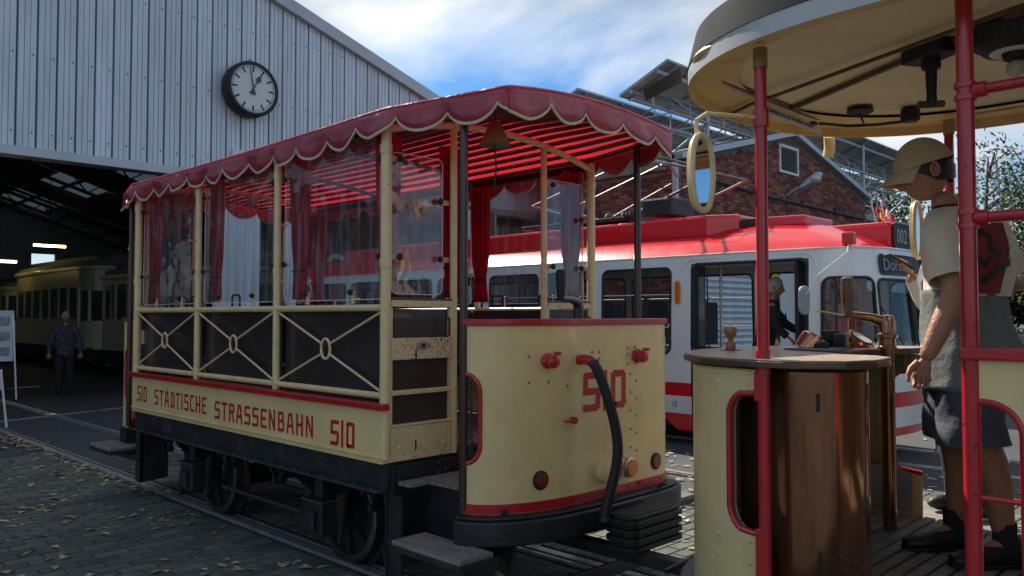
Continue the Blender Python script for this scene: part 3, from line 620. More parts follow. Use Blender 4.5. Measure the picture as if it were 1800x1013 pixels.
# ------------------------------------------------------------------ solar panel racks
def rack(y0, z0, y1, z1, x0, x1, label):
    t = thing('solar_rack', label, 'solar panels', (x0, y1, 0), group='tilted solar racks over the yard'); d = V(0, y1 - y0, z1 - z0); nn = d.cross(V(1, 0, 0)).normalized()
    if nn.z < 0: nn = -nn
    n = int((x1 - x0) / 1.0); a = V(0, y0, z0); w = (x1 - x0) / n
    for k in range(n):
        p = a + V(x0 + k * w + .01, 0, 0); q = V(w - .02, 0, 0); mb = MB(); mb.extr([p, p + q, p + q + d, p + d], nn * .035); pn = mb.build('solar_panel', pvback, t)
        mb = MB(); mb.extr([p + nn * .037, p + q + nn * .037, p + q + d + nn * .037, p + d + nn * .037], nn * .004); mb.build('cell_sheet', pvfront, pn)
        fr = MB()
        for u_, v_ in ((p, p + q), (p + d, p + q + d), (p, p + d), (p + q, p + q + d)): fr.beam(u_ - nn * .01, v_ - nn * .01, .03, .03)
        if k % 2: jp = p + q * .5 + d * .8; fr.obox(jp - nn * .03, (.06, 0, 0), d.normalized() * .05, nn * .02)
        fr.build('panel_frame', galv, pn)
    mb = MB()
    for f in (.22, .78): b0 = a + d * f - nn * .09; mb.beam(b0 + V(x0, 0, 0), b0 + V(x1, 0, 0), .06, .08)
    k = 0; x = x0 + .35
    while x < x1:
        mb.beam(a + V(x, 0, 0) - nn * .05, a + V(x, 0, 0) + d - nn * .05, .05, .06); x += 1.6
    mb.build('support_rail', galv, t)
    mb = MB(); x = x0 + .35; zc = min(z0, z1) - .55; yc = (y0 + y1) / 2
    for dy in (-.55, .55): mb.tube([(x0 - 1.2, yc + dy, zc), (x1, yc + dy, zc)], .035, 6)
    mb.tube([(x0 + .2, yc, zc + .62), (x1, yc, zc + .62)], .035, 6); k = 0
    while x < x1 - 1.5:
        for dy in (-.55, .55): mb.tube([(x, yc + dy, zc), (x + .8, yc, zc + .62), (x + 1.6, yc + dy, zc)], .02, 5, caps=False)
        mb.tube([(x, yc - .55, zc), (x, yc + .55, zc)], .02, 5, caps=False); mb.tube([(x, yc, zc + .62), (x, yc - .1, zc)], .02, 5); x += 1.6
    mb.build('lattice_truss', galv, t)
    mb = MB(); x = x0 + 1.9
    while x < x1: mb.tube([(x, yc - .55, zc - 1.6), (x, yc - .55, max(z0, z1) - .2)], .045, 8); mb.tube([(x - 1.5, yc + .3, zc - 1.4), (x, yc - .55, zc)], .035, 6); mb.tube([(x, yc + .55, zc), (x, yc + .55, zc - 1.6)], .045, 8); x += 4.8
    mb.build('rack_post', galv, t)
rack(10.2, 7.42, 11.55, 6.86, 15.3, 34, 'nearest tilted solar panel rack on galvanised posts above the brick roof')
rack(13.6, 7.62, 15.1, 7.02, 16.2, 38, 'second solar panel rack further back with sky showing in front of it')
rack(17.6, 7.9, 19.1, 7.3, 20.5, 42, 'farthest solar rack low behind the gable')

# ================================================================== TRAILER CAR 510
CX, HW, S0, S1 = 3.67, .92, 3.73, 7.38
TM = (S0 + S1) / 2
tr = thing('tram_trailer', 'open sided cream trailer tram 510 with red scalloped canopy and red curtains', 'tram trailer', (CX, TM, 0))
def both(fn):    # fn(sgn) for left (-1) and right (+1)
    for s_ in (-1, 1): fn(s_)
posts = [S0, 4.947, 6.163, S1]
def side(s_):
    X = CX + s_ * HW
    for k, y in enumerate(posts):
        ends = k in (0, 3); MB().tube([(X, y, 1.16 if not ends else .84), (X, y, 2.76)], .025 if not ends else .031, 12).build('side_post', cream_pipe, tr, smooth=True)
        for z in (1.95, 2.6): MB().cyl((X, y, z - .025), (X, y, z + .025), .029 if k in (1, 2) else .036, 12).build('post_clamp', cream_pipe, tr, smooth=True)
    for y0, y1 in zip(posts, posts[1:]):
        MB().tube([(X, y0, 1.695), (X, y1, 1.695)], .021, 10).build('top_rail', cream_pipe, tr, smooth=True)
        MB().tube([(X, y0, 1.195), (X, y1, 1.195)], .020, 10).build('bottom_rail', cream_pipe, tr, smooth=True)
        xo = X + s_ * .004; ym = (y0 + y1) / 2; zm = 1.445; a, b = y0 + .035, y1 - .035
        mb = MB()
        for (p, q), (u, v) in (((a, 1.67), (-1, 1)), ((b, 1.67), (1, 1)), ((a, 1.22), (-1, -1)), ((b, 1.22), (1, -1))): mb.tube([(xo, p, q), (xo, ym + u * .035, zm + v * .028)], .0075, 8)
        mb.tube([(xo, ym + .05 * cos(t * pi / 10), zm + .062 * sin(t * pi / 10)) for t in range(20)], .0085, 8, closed=True)
        mb.build('cross_brace', cream_pipe, tr, smooth=True)
        MB().box(X - s_ * .06 - .006, X - s_ * .06 + .006, y0 + .02, y1 - .02, 1.15, 1.69).build('dark_panel', darkpanel, tr)
        # plastic sheet, knobs, curtain
        xi = X - s_ * .03
        sh = rrect(y0 + .05, y1 - .05, 1.745, 2.72, .04)
        MB().extr([(xi - .0015, p, q) for p, q in sh], (.003, 0, 0)).build('plastic_window', sheet, tr)
        MB().tube([(xi, p, q) for p, q in sh], .0028, 5, closed=True).build('sheet_edge', pbr('bright_sheet_edge', (.7, .75, .78), .2), tr)
        for yy, d_ in ((y0 + .075, 1), (y1 - .075, -1)):
            for zz in (1.99, 2.56):
                MB().box(xi - .004, xi + .004, min(yy, yy - d_ * .06), max(yy, yy - d_ * .06), zz - .012, zz + .012).build('clip_bracket', cream_pipe, tr)
                MB().lathe((xi + s_ * .004, yy, zz), (s_, 0, 0), [(.006, 0), (.006, .01), (.018, .014), (.02, .026), (.013, .034)], 10).build('clip_knob', rubber, tr, smooth=True)
        for f in (.3, .72):
            yy = y0 + (y1 - y0) * f; MB().box(xi - .006, xi + .006, yy - .012, yy + .012, 1.72, 1.80).build('clip_bracket', cream_pipe, tr); MB().lathe((xi + s_ * .006, yy, 1.79), (s_, 0, 0), [(.006, 0), (.018, .01), (.018, .022), (.012, .03)], 10).build('clip_knob', rubber, tr)
            MB().tube([(xi - s_ * .1, yy - .09, 1.72), (xi - s_ * .1, yy - .09, 1.79), (xi - s_ * .1, yy - .075, 1.805), (xi - s_ * .1, yy + .015, 1.805), (xi - s_ * .1, yy + .03, 1.79), (xi - s_ * .1, yy + .03, 1.72)], .009, 6).build('seat_grab_loop', rubber, tr)
    # belt rail and lettering board
    MB().box(X + s_ * .0, X + s_ * .062, S0 - .05, S1 + .05, 1.118, 1.158).build('belt_rail', red, tr, bevel=.008)
    MB().box(min(X - s_ * .02, X + s_ * .03), max(X - s_ * .02, X + s_ * .03), S0 - .01, S1 + .01, .815, 1.118).build('letter_board', cream, tr, bevel=.004)
    MB().box(min(X + s_ * .03, X + s_ * .042), max(X + s_ * .03, X + s_ * .042), S0 - .01, S1 + .01, .845, .858).build('board_moulding', cream, tr, bevel=.004)
side(-1); side(1)
XL = CX - HW - .0305; lt = MB()
fl = lambda x, z, d: V(XL - .001 - d, S1 - x, z)
# lettering reads from the far end to the near end
for wd, a, z, h, kx, kg, kw in (('510', .115, .915, .125, 1.1, .18, .13), ('STÄDTISCHE', .485, .912, .12, 1.3, .29, .15), ('STRASSENBAHN', 1.60, .895, .122, 1.35, .32, .16), ('510', 3.15, .877, .143, 1.15, .2, .16)):
    lt = MB(); strokes(lt, wd, a, z, h, fl, sx=kx, gap=kg, w=kw); lt.build('lettering', redletter, tr, kind='stuff')
def mirY(fn):       # do the same at both ends; m maps a distance outward from the end wall to y
    fn(lambda d: S0 - d, 1); fn(lambda d: S1 + d, -1)
ARCH = lambda v, e=2.80, r=.13: e + r * (1 - (v / .97) ** 2)
def endwall(Y, e):
    y = Y(0)
    for v in (-HW + .51, HW - .51):      # inner door posts
        MB().tube([(CX + v, y, .82), (CX + v, y, 2.83)], .023, 12).build('door_post', cream_pipe, tr, smooth=True)
    for a, b in ((-HW, -HW + .51), (HW - .51, HW)):
        x0, x1 = CX + a + .03, CX + b - .03
        def bx(n, z0, z1, m, dd=.02, off=0, bv=.004): return MB().box(x0, x1, min(Y(off - dd), Y(off + dd)), max(Y(off - dd), Y(off + dd)), z0, z1).build(n, m, tr, bevel=bv)
        bx('door_panel_top_rail', 1.70, 1.74, cream_pipe); bx('sill_strip', 1.741, 1.752, woodbrown, .025); bx('lock_panel', 1.396, 1.521, cream_worn); bx('door_rail', 1.195, 1.222, cream_pipe); bx('kick_panel', .82, 1.016, cream_worn)
        bx('kick_moulding', 1.017, 1.03, cream, .026)
        bx('dark_door_panel', .83, 1.69, darkpanel, .004, -.012, 0)
        MB().box(x0 - .02, x0 + .012, min(Y(-.012), Y(.012)), max(Y(-.012), Y(.012)), .82, 1.74).build('door_stile', cream_pipe, tr); MB().box(x1 - .012, x1 + .02, min(Y(-.012), Y(.012)), max(Y(-.012), Y(.012)), .82, 1.74).build('door_stile', cream_pipe, tr)
        mb = MB()
        for z, xs in ((1.21, (.08, .22, .36)), (1.72, (.1, .36)), (.90, (.06, .38)), (1.46, (.04,))):
            for q in xs: mb.lathe((x0 + q, Y(.02 if z != .9 else .02), z), (0, Y(1) - Y(0), 0), [(.011, 0), (.011, .003), (.005, .008)], 8)
        mb.build('screw_head', cream_pipe, tr, kind='stuff')
        sgn = 1 if a < 0 else -1; kx = (x0 + x1) / 2
        mb = MB(); mb.lathe((kx, Y(.022), 1.475), (0, Y(1) - Y(0), 0), [(.026, 0), (.026, .004)], 12); mb.lathe((kx - .028, Y(.022), 1.475), (0, Y(1) - Y(0), 0), [(.02, 0), (.02, .003)], 10); mb.lathe((kx + .028, Y(.022), 1.475), (0, Y(1) - Y(0), 0), [(.02, 0), (.02, .003)], 10); mb.build('lock_plate', silver, tr)
        MB().lathe((kx, Y(.027), 1.475), (0, Y(1) - Y(0), 0), [(.013, 0), (.013, .003)], 10).build('keyhole', blackp, tr)
        mb = MB(); 
        for zc in (1.425, .90): mb.obox((kx - .05, Y(.021), zc), (.004, 0, 0), (0, .002, 0), (0, 0, .03))
        mb.build('rust_mark', blackp, tr)
        yi = Y(-.035); sh = rrect(x0 + .035, x1 - .03, 1.775, 2.60, .04)
        MB().extr([(p, yi - .0015, q) for p, q in sh], (0, .003, 0)).build('plastic_window', sheet, tr); MB().tube([(p, yi, q) for p, q in sh], .0028, 5, closed=True).build('sheet_edge', MATS['bright_sheet_edge'], tr)
        for xx, d_ in ((x0 + .075, -1), (x1 - .07, 1)):
            for zz in (1.99, 2.56 if d_ < 0 else 2.34):
                MB().box(min(xx, xx + d_ * .09), max(xx, xx + d_ * .09), yi - .004, yi + .004, zz - .015, zz + .015).build('clip_bracket', cream_pipe, tr)
                MB().lathe((xx, Y(-.03), zz), (0, Y(1) - Y(0), 0), [(.006, 0), (.006, .012), (.019, .016), (.021, .028), (.013, .036)], 10).build('clip_knob', rubber, tr, smooth=True)
        MB().tube([(kx, Y(-.1), 1.72), (kx, Y(-.1), 1.80), (kx + .02, Y(-.1), 1.82), (kx + .12, Y(-.1), 1.82), (kx + .14, Y(-.1), 1.80), (kx + .14, Y(-.1), 1.72)], .009, 6).build('seat_grab_loop', rubber, tr)
        MB().tube([(x1 - .05, Y(.03), 1.64), (x1 - .05, Y(.055), 1.635), (x1 - .05, Y(.055), 1.53), (x1 - .05, Y(.03), 1.525)], .007, 6).build('door_handle', rubber, tr)
    MB().tube([(CX + v / 20 * HW, y, ARCH(v / 20 * HW, 2.70, .14)) for v in range(-20, 21)], .022, 10).build('roof_bow', cream_pipe, tr, smooth=True)
mirY(endwall)
# roof bows at bays, canopy plan
def canopy_half(y):
    if y < S0 - .05: k = (S0 - .05 - y) / .77; return .97 - .21 * k
    if y > S1 + .05: k = (y - S1 - .05) / .77; return .97 - .21 * k
    return .97
YF, YR = 2.91, 2 * TM - 2.91
zed = lambda y: 2.815 - .035 * (1 - ((y - TM) / 2.75) ** 2)
rise = lambda y: .13 - .085 * max(0, (abs(y - TM) - 1.9) / .87)
cp = MB(); cp.grid(lambda a, b: (lambda y: V(CX + (2 * b - 1) * canopy_half(y), y, zed(y) + rise(y) * (1 - (2 * b - 1) ** 2) + .004 * sin(y * 9)))(YF + (YR - YF) * a), 40, 16)
cp.build('canopy_cloth', vinyl_top, tr, smooth=True)
for k in range(17):
    b = (k + .5) / 17; f = lambda y, w: V(CX + (2 * b - 1) * canopy_half(y) + w, y, zed(y) + rise(y) * (1 - (2 * b - 1) ** 2) - .006)
    ys = [YF + .06, S0 - .05, TM, S1 + .05, YR - .06]; mb = MB()
    for p, q in zip(ys, ys[1:]): mb.beam(f(p, 0) - V(0, 0, .012), f(q, 0) - V(0, 0, .012), .055, .016)
    mb.build('roof_slat', slatm, tr)
for y in posts[1:3]: MB().tube([(CX + v / 10 * HW, y, ARCH(v / 10 * HW, 2.70, .14)) for v in range(-10, 11)], .016, 8).build('roof_bow', brownpipe, tr, smooth=True)
for s_ in (-1, 1): MB().beam((CX + s_ * .9, S0, 2.735), (CX + s_ * .9, S1, 2.735), .03, .05).build('roof_plate', brownpipe, tr)
path = []
def seg(p, q, n): 
    for k in range(n): path.append(Vector(p).lerp(Vector(q), k / n))
c = [(CX - .76, YF), (CX + .76, YF), (CX + .97, S0 - .05), (CX + .97, S1 + .05), (CX + .76, YR), (CX - .76, YR), (CX - .97, S1 + .05), (CX - .97, S0 - .05)]
full = []
for k in range(8):
    p, q = Vector(c[k]), Vector(c[(k + 1) % 8]); n = int((q - p).length / .012)
    for j in range(n): full.append(p.lerp(q, j / n))
# soften the corners
for _ in range(14): full = [(full[k - 1] + full[k] * 2 + full[(k + 1) % len(full)]) / 4 for k in range(len(full))]
acc = 0; dist = [0]
for a, b in zip(full, full[1:] + full[:1]): acc += (b - a).length; dist.append(acc)
nsc = round(acc / .33); per = acc / nsc
va = MB(); edge = []; n = len(full); cen = V(CX, TM)
for k in range(n + 1):
    p = full[k % n]; d = dist[min(k, n)]; tn = (full[(k + 1) % n] - full[k - 1]).normalized(); out = V(tn.y, -tn.x)
    # front edge runs +x so outward is -y
    ph = (d / per + .12) % 1; drop = .062 + .092 * sin(pi * ph) ** .62
    if 2 * abs((k % n) - 0) < 0: pass
    zt = zed(p.y) + (.06 * max(0, 1 - ((p.x - CX) / .76) ** 2) if (p.y < YF + .05 or p.y > YR - .05) else 0)
    bl = .016 * sin(d * 7) + .012 * sin(pi * ph) + .008 * sin(d * 23 + 1); drop += .008 * sin(d * 2.3) + .005 * sin(d * 5.1 + 2)
    for j, f in enumerate((0, .25, .6, 1)):
        o = out * (bl * f + .006); va.v.append(V(p.x + o.x, p.y + o.y, zt + .012 - (drop + .012) * f))
    o = out * (bl + .006); edge.append(V(p.x + o.x, p.y + o.y, zt - drop))
for k in range(n):
    for j in range(3): va.face((k * 4 + j, (k + 1) * 4 + j, (k + 1) * 4 + j + 1, k * 4 + j + 1))
va.build('scalloped_valance', vinyl, tr, smooth=True, solid=.003)
mb = MB()
for k in range(n):
    a, b = edge[k], edge[k + 1]; dd = (b - a); 
    if dd.length > 1e-6: dd.normalize(); w = V(0, 0, 1); w = (w - dd * w.dot(dd)); w = w.normalized() if w.length > .05 else V(0, 0, 1)
    mb.v += [a + V(0, 0, -.002), a + V(0, 0, .014)]
mb.v += [edge[n] + V(0, 0, -.002), edge[n] + V(0, 0, .014)]
for k in range(n): mb.face((2 * k, 2 * k + 2, 2 * k + 3, 2 * k + 1))
mb.build('valance_piping', trim, tr, solid=.009)
MB().tube([V(full[k % n].x, full[k % n].y, zed(full[k % n].y) + .016 + (.06 * max(0, 1 - ((full[k % n].x - CX) / .76) ** 2) if (full[k % n].y < YF + .05 or full[k % n].y > YR - .05) else 0)) for k in range(0, n, 2)], .009, 6, closed=True).build('canopy_edge_cord', vinyl, tr)
# curtains, gathered and tied
def curtain_bunch(x, y, alongy, w, z0=1.76, z1=2.70, flare=1.0):
    mb = MB(); nf = 7
    def f(a, b):
        z = z0 + (z1 - z0) * b; pinch = 1 - .35 * math.exp(-((b - .2) / .12) ** 2); ww = w * pinch * (1 + .25 * b * flare); q = (a - .5) * ww; dpt = .018 * sin(a * nf * 2 * pi + 2 * b) * (.6 + .6 * b) + .012 * sin(a * 19 + x * 7)
        return V(x + dpt, y + q, z) if alongy else V(x + q, y + dpt, z)
    mb.grid(f, 56, 14); mb.build('curtain', curtain, tr, smooth=True, solid=.002)
    zt = z0 + (z1 - z0) * .2; e = w * .34
    MB().tube([(x + .035 * cos(t * pi / 6) if alongy else x + e * cos(t * pi / 6), y + e * sin(t * pi / 6) if alongy else y + .035 * sin(t * pi / 6), zt) for t in range(12)], .008, 5, closed=True).build('curtain_tie', rubber, tr)
for s_ in (-1, 1):
    xi = CX + s_ * (HW - .09)
    for y0, y1, ww in ((S1, posts[2], .17), (posts[2], posts[1], .13), (posts[1], S0, .16)): curtain_bunch(xi, y0 - ww / 2 - .05, True, ww)
    curtain_bunch(xi, S0 + .12, True, .14); 
for a in (-HW + .10, HW - .10):
    curtain_bunch(CX + a, S0 + .10, False, .13); curtain_bunch(CX + a, S1 - .10, False, .13)
curtain_bunch(CX - HW + .57, S0 + .09, False, .15)
# floor slats, benches inside
for k in range(30): x = CX - .86 + k * .0595; MB().box(x, x + .042, S0 + .03, S1 - .03, .84, .858).build('floor_slat', woodgrey, tr)
MB().box(CX - .88, CX + .88, S0, S1, .80, .835).build('floor_plate', black, tr)
for s_ in (-1, 1):
    xa = CX + s_ * .80; MB().box(min(xa, xa - s_ * .42), max(xa, xa - s_ * .42), S0 + .35, S1 - .35, 1.27, 1.30).build('bench_seat', woodbrown, tr, bevel=.006)
    MB().box(min(xa, xa - s_ * .03) , max(xa, xa - s_ * .03), S0 + .35, S1 - .35, 1.32, 1.66).build('bench_back', darkpanel, tr)
# platforms: floor, dash, bumper, posts
def dash_s(half=.80, nose=.005, rl=.34, rr=.15):
    pts = []
    for k in range(9): a = pi / 2 * k / 8; pts.append((-half + rl * .72 * (1 - cos(a)), .46 + 0 - rl * sin(a) * .93 + .0))
    pts = [(v, d) for v, d in pts]
    return pts
# plan of the dash as distance outward from the end wall, left to right
DP = [(-.775, .50), (-.755, .57), (-.70, .635), (-.62, .69), (-.52, .735), (-.40, .77), (-.22, .79), (0, .80), (.22, .80), (.42, .80), (.58, .795), (.67, .785), (.735, .755), (.775, .70), (.795, .63), (.80, .50)]
def curve(pts, t):
    L = [0]
    for a, b in zip(pts, pts[1:]): L.append(L[-1] + (Vector(b) - Vector(a)).length)
    d = t * L[-1]
    for k in range(len(pts) - 1):
        if d <= L[k + 1] or k == len(pts) - 2: f = (d - L[k]) / (L[k + 1] - L[k]); return Vector(pts[k]).lerp(Vector(pts[k + 1]), f)
def platform(Y, e):
    mir = e; oy = lambda d: Y(d)
    P = [(CX + v * mir, Y(d)) for v, d in DP]
    # dash sheet with a cut-away at each end edge
    N = 48; zb, zt = .60, 1.60; mb = MB()
    cutz = (.86, 1.345, .10, .17)       # bottom, top, depth, radius
    samples = [curve(P, k / N) for k in range(N + 1)]
    tot = sum((Vector(b) - Vector(a)).length for a, b in zip(P, P[1:]))
    rows = [zb, .80, .845, .86, .88, .93, 1.0, 1.1, 1.2, 1.27, 1.325, 1.345, 1.37, 1.5, zt]
    def edge_off(z):
        lo, hi, dep, r = cutz; r = dep
        if z <= lo or z >= hi: return 0
        if z < lo + r: return dep * sqrt(max(0, 1 - ((lo + r - z) / r) ** 2))
        if z > hi - r: return dep * sqrt(max(0, 1 - ((z - hi + r) / r) ** 2))
        return dep
    mb.grid(lambda a, b: (lambda z: (lambda q: V(q.x, q.y, z))(curve(P, edge_off(z) / tot + a * (1 - 2 * edge_off(z) / tot))))(zb + (zt - zb) * b), N, 60)
    mb.build('dash_sheet', cream, tr, smooth=True, solid=.008)
    for side_ in (0, 1):
        ln = []
        for k in range(41):
            z = cutz[0] + (cutz[1] - cutz[0]) * k / 40; f = edge_off(z) / tot; q = curve(P, f if side_ == 0 else 1 - f); ln.append(V(q.x, q.y, z))
        MB().tube(ln, .013, 8).build('cutaway_rim', red, tr, smooth=True)
        q = curve(P, 0 if side_ == 0 else 1); MB().tube([(q.x, q.y, .62), (q.x, q.y, 2.83)], .024, 12).build('platform_post', brownpipe, tr, smooth=True)
        ch = MB(); qq = curve(P, .045 if side_ == 0 else .955)
        for k in range(16): ch.tube([V(qq.x + (.010 * cos(t) if k % 2 else 0), qq.y + .05 * e + (0 if k % 2 else .010 * cos(t)), 1.30 - k * .026 + .018 * sin(t)) for t in [i * pi / 4 for i in range(8)]], .0035, 4, closed=True)
        ch.build('safety_chain', iron, tr)
        g2 = MB(); 
        for k in range(4): g2.box(min(q.x + e * .0, q.x + .02), max(q.x, q.x + .02), q.y + e * (.02 + .02 * k), q.y + e * (.026 + .02 * k), .87, 1.33)
    cap = []
    for k in range(N + 1): q = samples[k]; a_ = curve(P, max(0, k / N - .01)); b_ = curve(P, min(1, k / N + .01)); t_ = (b_ - a_).normalized(); cap.append((q, V(t_.y, -t_.x) * (1 if e > 0 else -1) * (1 if mir > 0 else 1)))
    def ring(n_, o, i_, z0, z1, m, bv=.004):
        mb = MB(); 
        for q, nn in cap:
            for oo, zz in ((o, z0), (o, z1), (-i_, z1), (-i_, z0)): mb.v.append(V(q.x + nn.x * oo, q.y + nn.y * oo, zz))
        for k in range(N):
            for j in range(4): j2 = (j + 1) % 4; mb.face((4 * k + j, 4 * k + 4 + j, 4 * k + 4 + j2, 4 * k + j2))
        mb.face((3, 2, 1, 0)); mb.face((4 * N, 4 * N + 1, 4 * N + 2, 4 * N + 3)); return mb.build(n_, m, tr, smooth=True, bevel=bv)
    ring('dash_cap', .022, .022, 1.598, 1.632, red); ring('dash_foot_band', .009, .0, .605, .655, red, .002); ring('bumper_lip', .075, .02, .585, .599, black, .004); ring('bumper', .10, .03, .455, .582, black, .01)
    mb = MB()
    for k in range(2, N, 3): q, nn = cap[k]; mb.lathe((q.x + nn.x * .01, q.y + nn.y * .01, .63), (nn.x, nn.y, 0), [(.008, 0), (.007, .004)], 6)
    mb.build('band_bolt', redletter, tr, kind='stuff')
    # platform floor: slats across plus support
    def lim(d):
        for (a, da), (b, db) in zip(DP, DP[1:]):
            if da <= d + .06 <= db: l = a + (b - a) * (d + .06 - da) / (db - da); return max(-.72, l + .05)
        return -.72 if d < .5 else -.2
    for k in range(13):
        d = .05 + k * .057; hw = .86 if d < .16 else -lim(d); MB().box(CX - hw, CX + hw, min(Y(d), Y(d + .045)), max(Y(d), Y(d + .045)), .695, .715).build('platform_slat', woodgrey, tr)
    MB().prism([(CX - .68, Y(.03)), (CX + .68, Y(.03)), (CX + .68, Y(.5)), (CX + .45, Y(.72)), (CX - .25, Y(.72)), (CX - .68, Y(.5))], .63, .692).build('platform_frame', black, tr, bevel=.005)
    MB().box(CX - .89, CX + .89, min(Y(-.02), Y(.03)), max(Y(-.02), Y(.03)), .64, .80).build('head_stock', black, tr, bevel=.004)
    mb = MB()
    for x, z in ((-.84, .76), (-.84, .705), (-.55, .775), (-.50, .735), (-.55, .72), (-.35, .75), (-.3, .775), (.4, .76), (.7, .74)): mb.lathe((CX + x, Y(.03), z), (0, Y(1) - Y(0), 0), [(.015, 0), (.013, .007), (.006, .012)], 8)
    mb.build('head_stock_rivet', black, tr, kind='stuff')
    for s_ in (-1, 1):
        xs = CX + s_ * .93; MB().box(min(xs - s_ * .22, xs + s_ * .20) if 0 else min(xs + s_ * .17, xs - s_ * .10), max(xs + s_ * .17, xs - s_ * .10), min(Y(.55), Y(1.05)) if 0 else min(Y(.56), Y(1.06)), max(Y(.56), Y(1.06)), .405, .425) if 0 else None
        x0, x1 = sorted((CX + s_ * 1.05, CX + s_ * .82))
        a, b = sorted((Y(.24), Y(.78)))
        for k in range(12):
            xx = x0 + (x1 - x0) * k / 12; MB().box(xx + .002, xx + .014, a, b, .44, .462).build('step_rib', woodgrey, tr)
        MB().box(x0, x1, a, b, .405, .438).build('step_board', black, tr, bevel=.004); ya, yb_ = sorted((Y(.04), Y(.046)))
        MB().box(min(CX + s_ * .70, CX + s_ * .90), max(CX + s_ * .70, CX + s_ * .90), min(Y(.0), Y(.7)), max(Y(.0), Y(.7)), .36, .40).build('step_bracket', black, tr)
        MB().box(min(CX + s_ * .86, CX + s_ * .88), max(CX + s_ * .86, CX + s_ * .88), min(Y(-.02), Y(.1)), max(Y(-.02), Y(.1)), .18, .64).build('step_hanger', black, tr)
        MB().extr([(CX + s_ * .64, Y(-.02), .20), (CX + s_ * .64, Y(-.02), .64), (CX + s_ * .89, Y(-.02), .64), (CX + s_ * .89, Y(-.02), .18)], (0, .012, 0)).build('mud_plate', black, tr)
        MB().box(min(CX + s_ * .64, CX + s_ * .66), max(CX + s_ * .64, CX + s_ * .66), min(Y(0), Y(.7)), max(Y(0), Y(.7)), .30, .63).build('side_plate', black, tr)
    return P, cap
mirY(lambda Y, e: platform(Y, e))
YD = S0 - .80
def dfront(v):      # y of the dash face at lateral offset v
    for (a, da), (b, db) in zip(DP, DP[1:]):
        if a <= v <= b: return S0 - (da + (db - da) * (v - a) / (b - a)) - .005
    return S0 - .8
lt = MB(); strokes(lt, '510', -.13, 1.115, .205, lambda x, z, d: V(CX + x + .0, dfront(x) - .0015 - d, z), w=.19, sx=1.3, gap=.17); lt.build('dash_number', redletter, tr, kind='stuff')
mb = MB(); rv = [(-.52, 1.43), (-.40, 1.43), (-.52, 1.29), (-.40, 1.29), (-.26, 1.26), (-.06, 1.44), (.0, 1.44), (-.06, 1.40), (.0, 1.40), (.27, 1.46), (.35, 1.46), (.27, 1.42), (.27, 1.36)]
for k in range(7): rv.append((.36, 1.36 - k * .105)); rv.append((.30, 1.30 - k * .11))
for x, z in rv: mb.lathe((CX + x, dfront(x) + .002, z), (0, -1, 0), [(.009, 0), (.008, .004), (.003, .007)], 8)
mb.build('dash_rivet', brass, tr, kind='stuff')
for x in (-.41, .36):
    s_ = MB().lathe((CX + x, dfront(x), 1.405), (-.25, -1, 0), [(.042, 0), (.043, .02), (.031, .028), (.031, .05), (.040, .055), (.038, .07), (.018, .085)], 16).build('power_socket', red, tr, smooth=True)
    MB().obox((CX + x + .02, dfront(x) - .06, 1.446), (.012, 0, 0), (0, .02, 0), (0, 0, .009)).build('socket_hinge', red, s_, bevel=.003)
HX = -.17
MB().tube([(CX + HX, dfront(HX) + .01, 1.40), (CX + HX, dfront(HX) - .045, 1.405), (CX + HX + .008, dfront(HX) - .075, 1.398), (CX + HX + .016, dfront(HX) - .095, 1.385)], [.029, .029, .029, .03], 12).build('hose_elbow', red, tr, smooth=True)
hp = [(-.155, .085, 1.388), (-.15, .115, 1.345), (-.135, .14, 1.27), (-.115, .165, 1.17), (-.09, .185, 1.05), (-.078, .195, .93), (-.085, .19, .82), (-.105, .175, .72), (-.13, .16, .62), (-.15, .15, .52)]
sm = []
for k in range(len(hp) - 1):
    for t in range(4):
        q = [Vector(hp[max(0, min(len(hp) - 1, k + j))]) for j in (-1, 0, 1, 2)]; f = t / 4
        sm.append(.5 * ((2 * q[1]) + (q[2] - q[0]) * f + (2 * q[0] - 5 * q[1] + 4 * q[2] - q[3]) * f * f + (3 * q[1] - q[0] - 3 * q[2] + q[3]) * f ** 3))
sm.append(Vector(hp[-1])); MB().tube([(CX + p.x, YD - p.y, p.z) for p in sm], .029, 12).build('brake_hose', rubber, tr, smooth=True)
for p in (sm[0], sm[-2]): MB().lathe((CX + p.x, YD - p.y, p.z), (0, -.2, -1), [(.034, -.01), (.034, .012)], 12).build('hose_clamp', iron, tr)
MB().tube([(CX - .23, dfront(-.23), 1.07), (CX - .23, dfront(-.23) - .03, 1.07)], .02, 10).build('valve_boss', red, tr); MB().tube([(CX - .23, dfront(-.23) - .025, 1.07), (CX - .31, dfront(-.3) - .03, 1.07)], .007, 6).build('valve_lever', red, tr)
for x, z in ((-.45, .765), (.56, .745)):
    l_ = MB().lathe((CX + x, dfront(x) + .004, z), ((x * .25 if x < 0 else 0), -1, 0), [(.052, 0), (.052, .012), (.044, .016)], 24).build('reflector', rubber, tr); MB().lathe((CX + x, dfront(x) - .011, z), ((x * .25 if x < 0 else 0), -1, 0), [(.04, 0), (.038, .005)], 24).build('red_lens', redlens, l_)
MB().lathe((CX + .02, dfront(0), .755), (0, -1, 0), [(.062, 0), (.062, .05), (.055, .055)], 20).build('lamp_pod', cream, tr, smooth=True)
MB().box(CX + .02, CX + .22, YD - .045, YD, .70, .81).build('lamp_bracket', cream, tr, bevel=.015)
for x, m, r in ((.10, redlens, .042), (.225, amber, .052)):
    l_ = MB().lathe((CX + x, YD, .755), (0, -1, 0), [(r + .008, 0), (r + .008, .06), (r, .066)], 20).build('tail_lamp', silver, tr, smooth=True); MB().lathe((CX + x, YD - .064, .755), (0, -1, 0), [(r, 0), (r * .9, .014), (.01, .02)], 20).build('lamp_lens', m, l_, smooth=True)
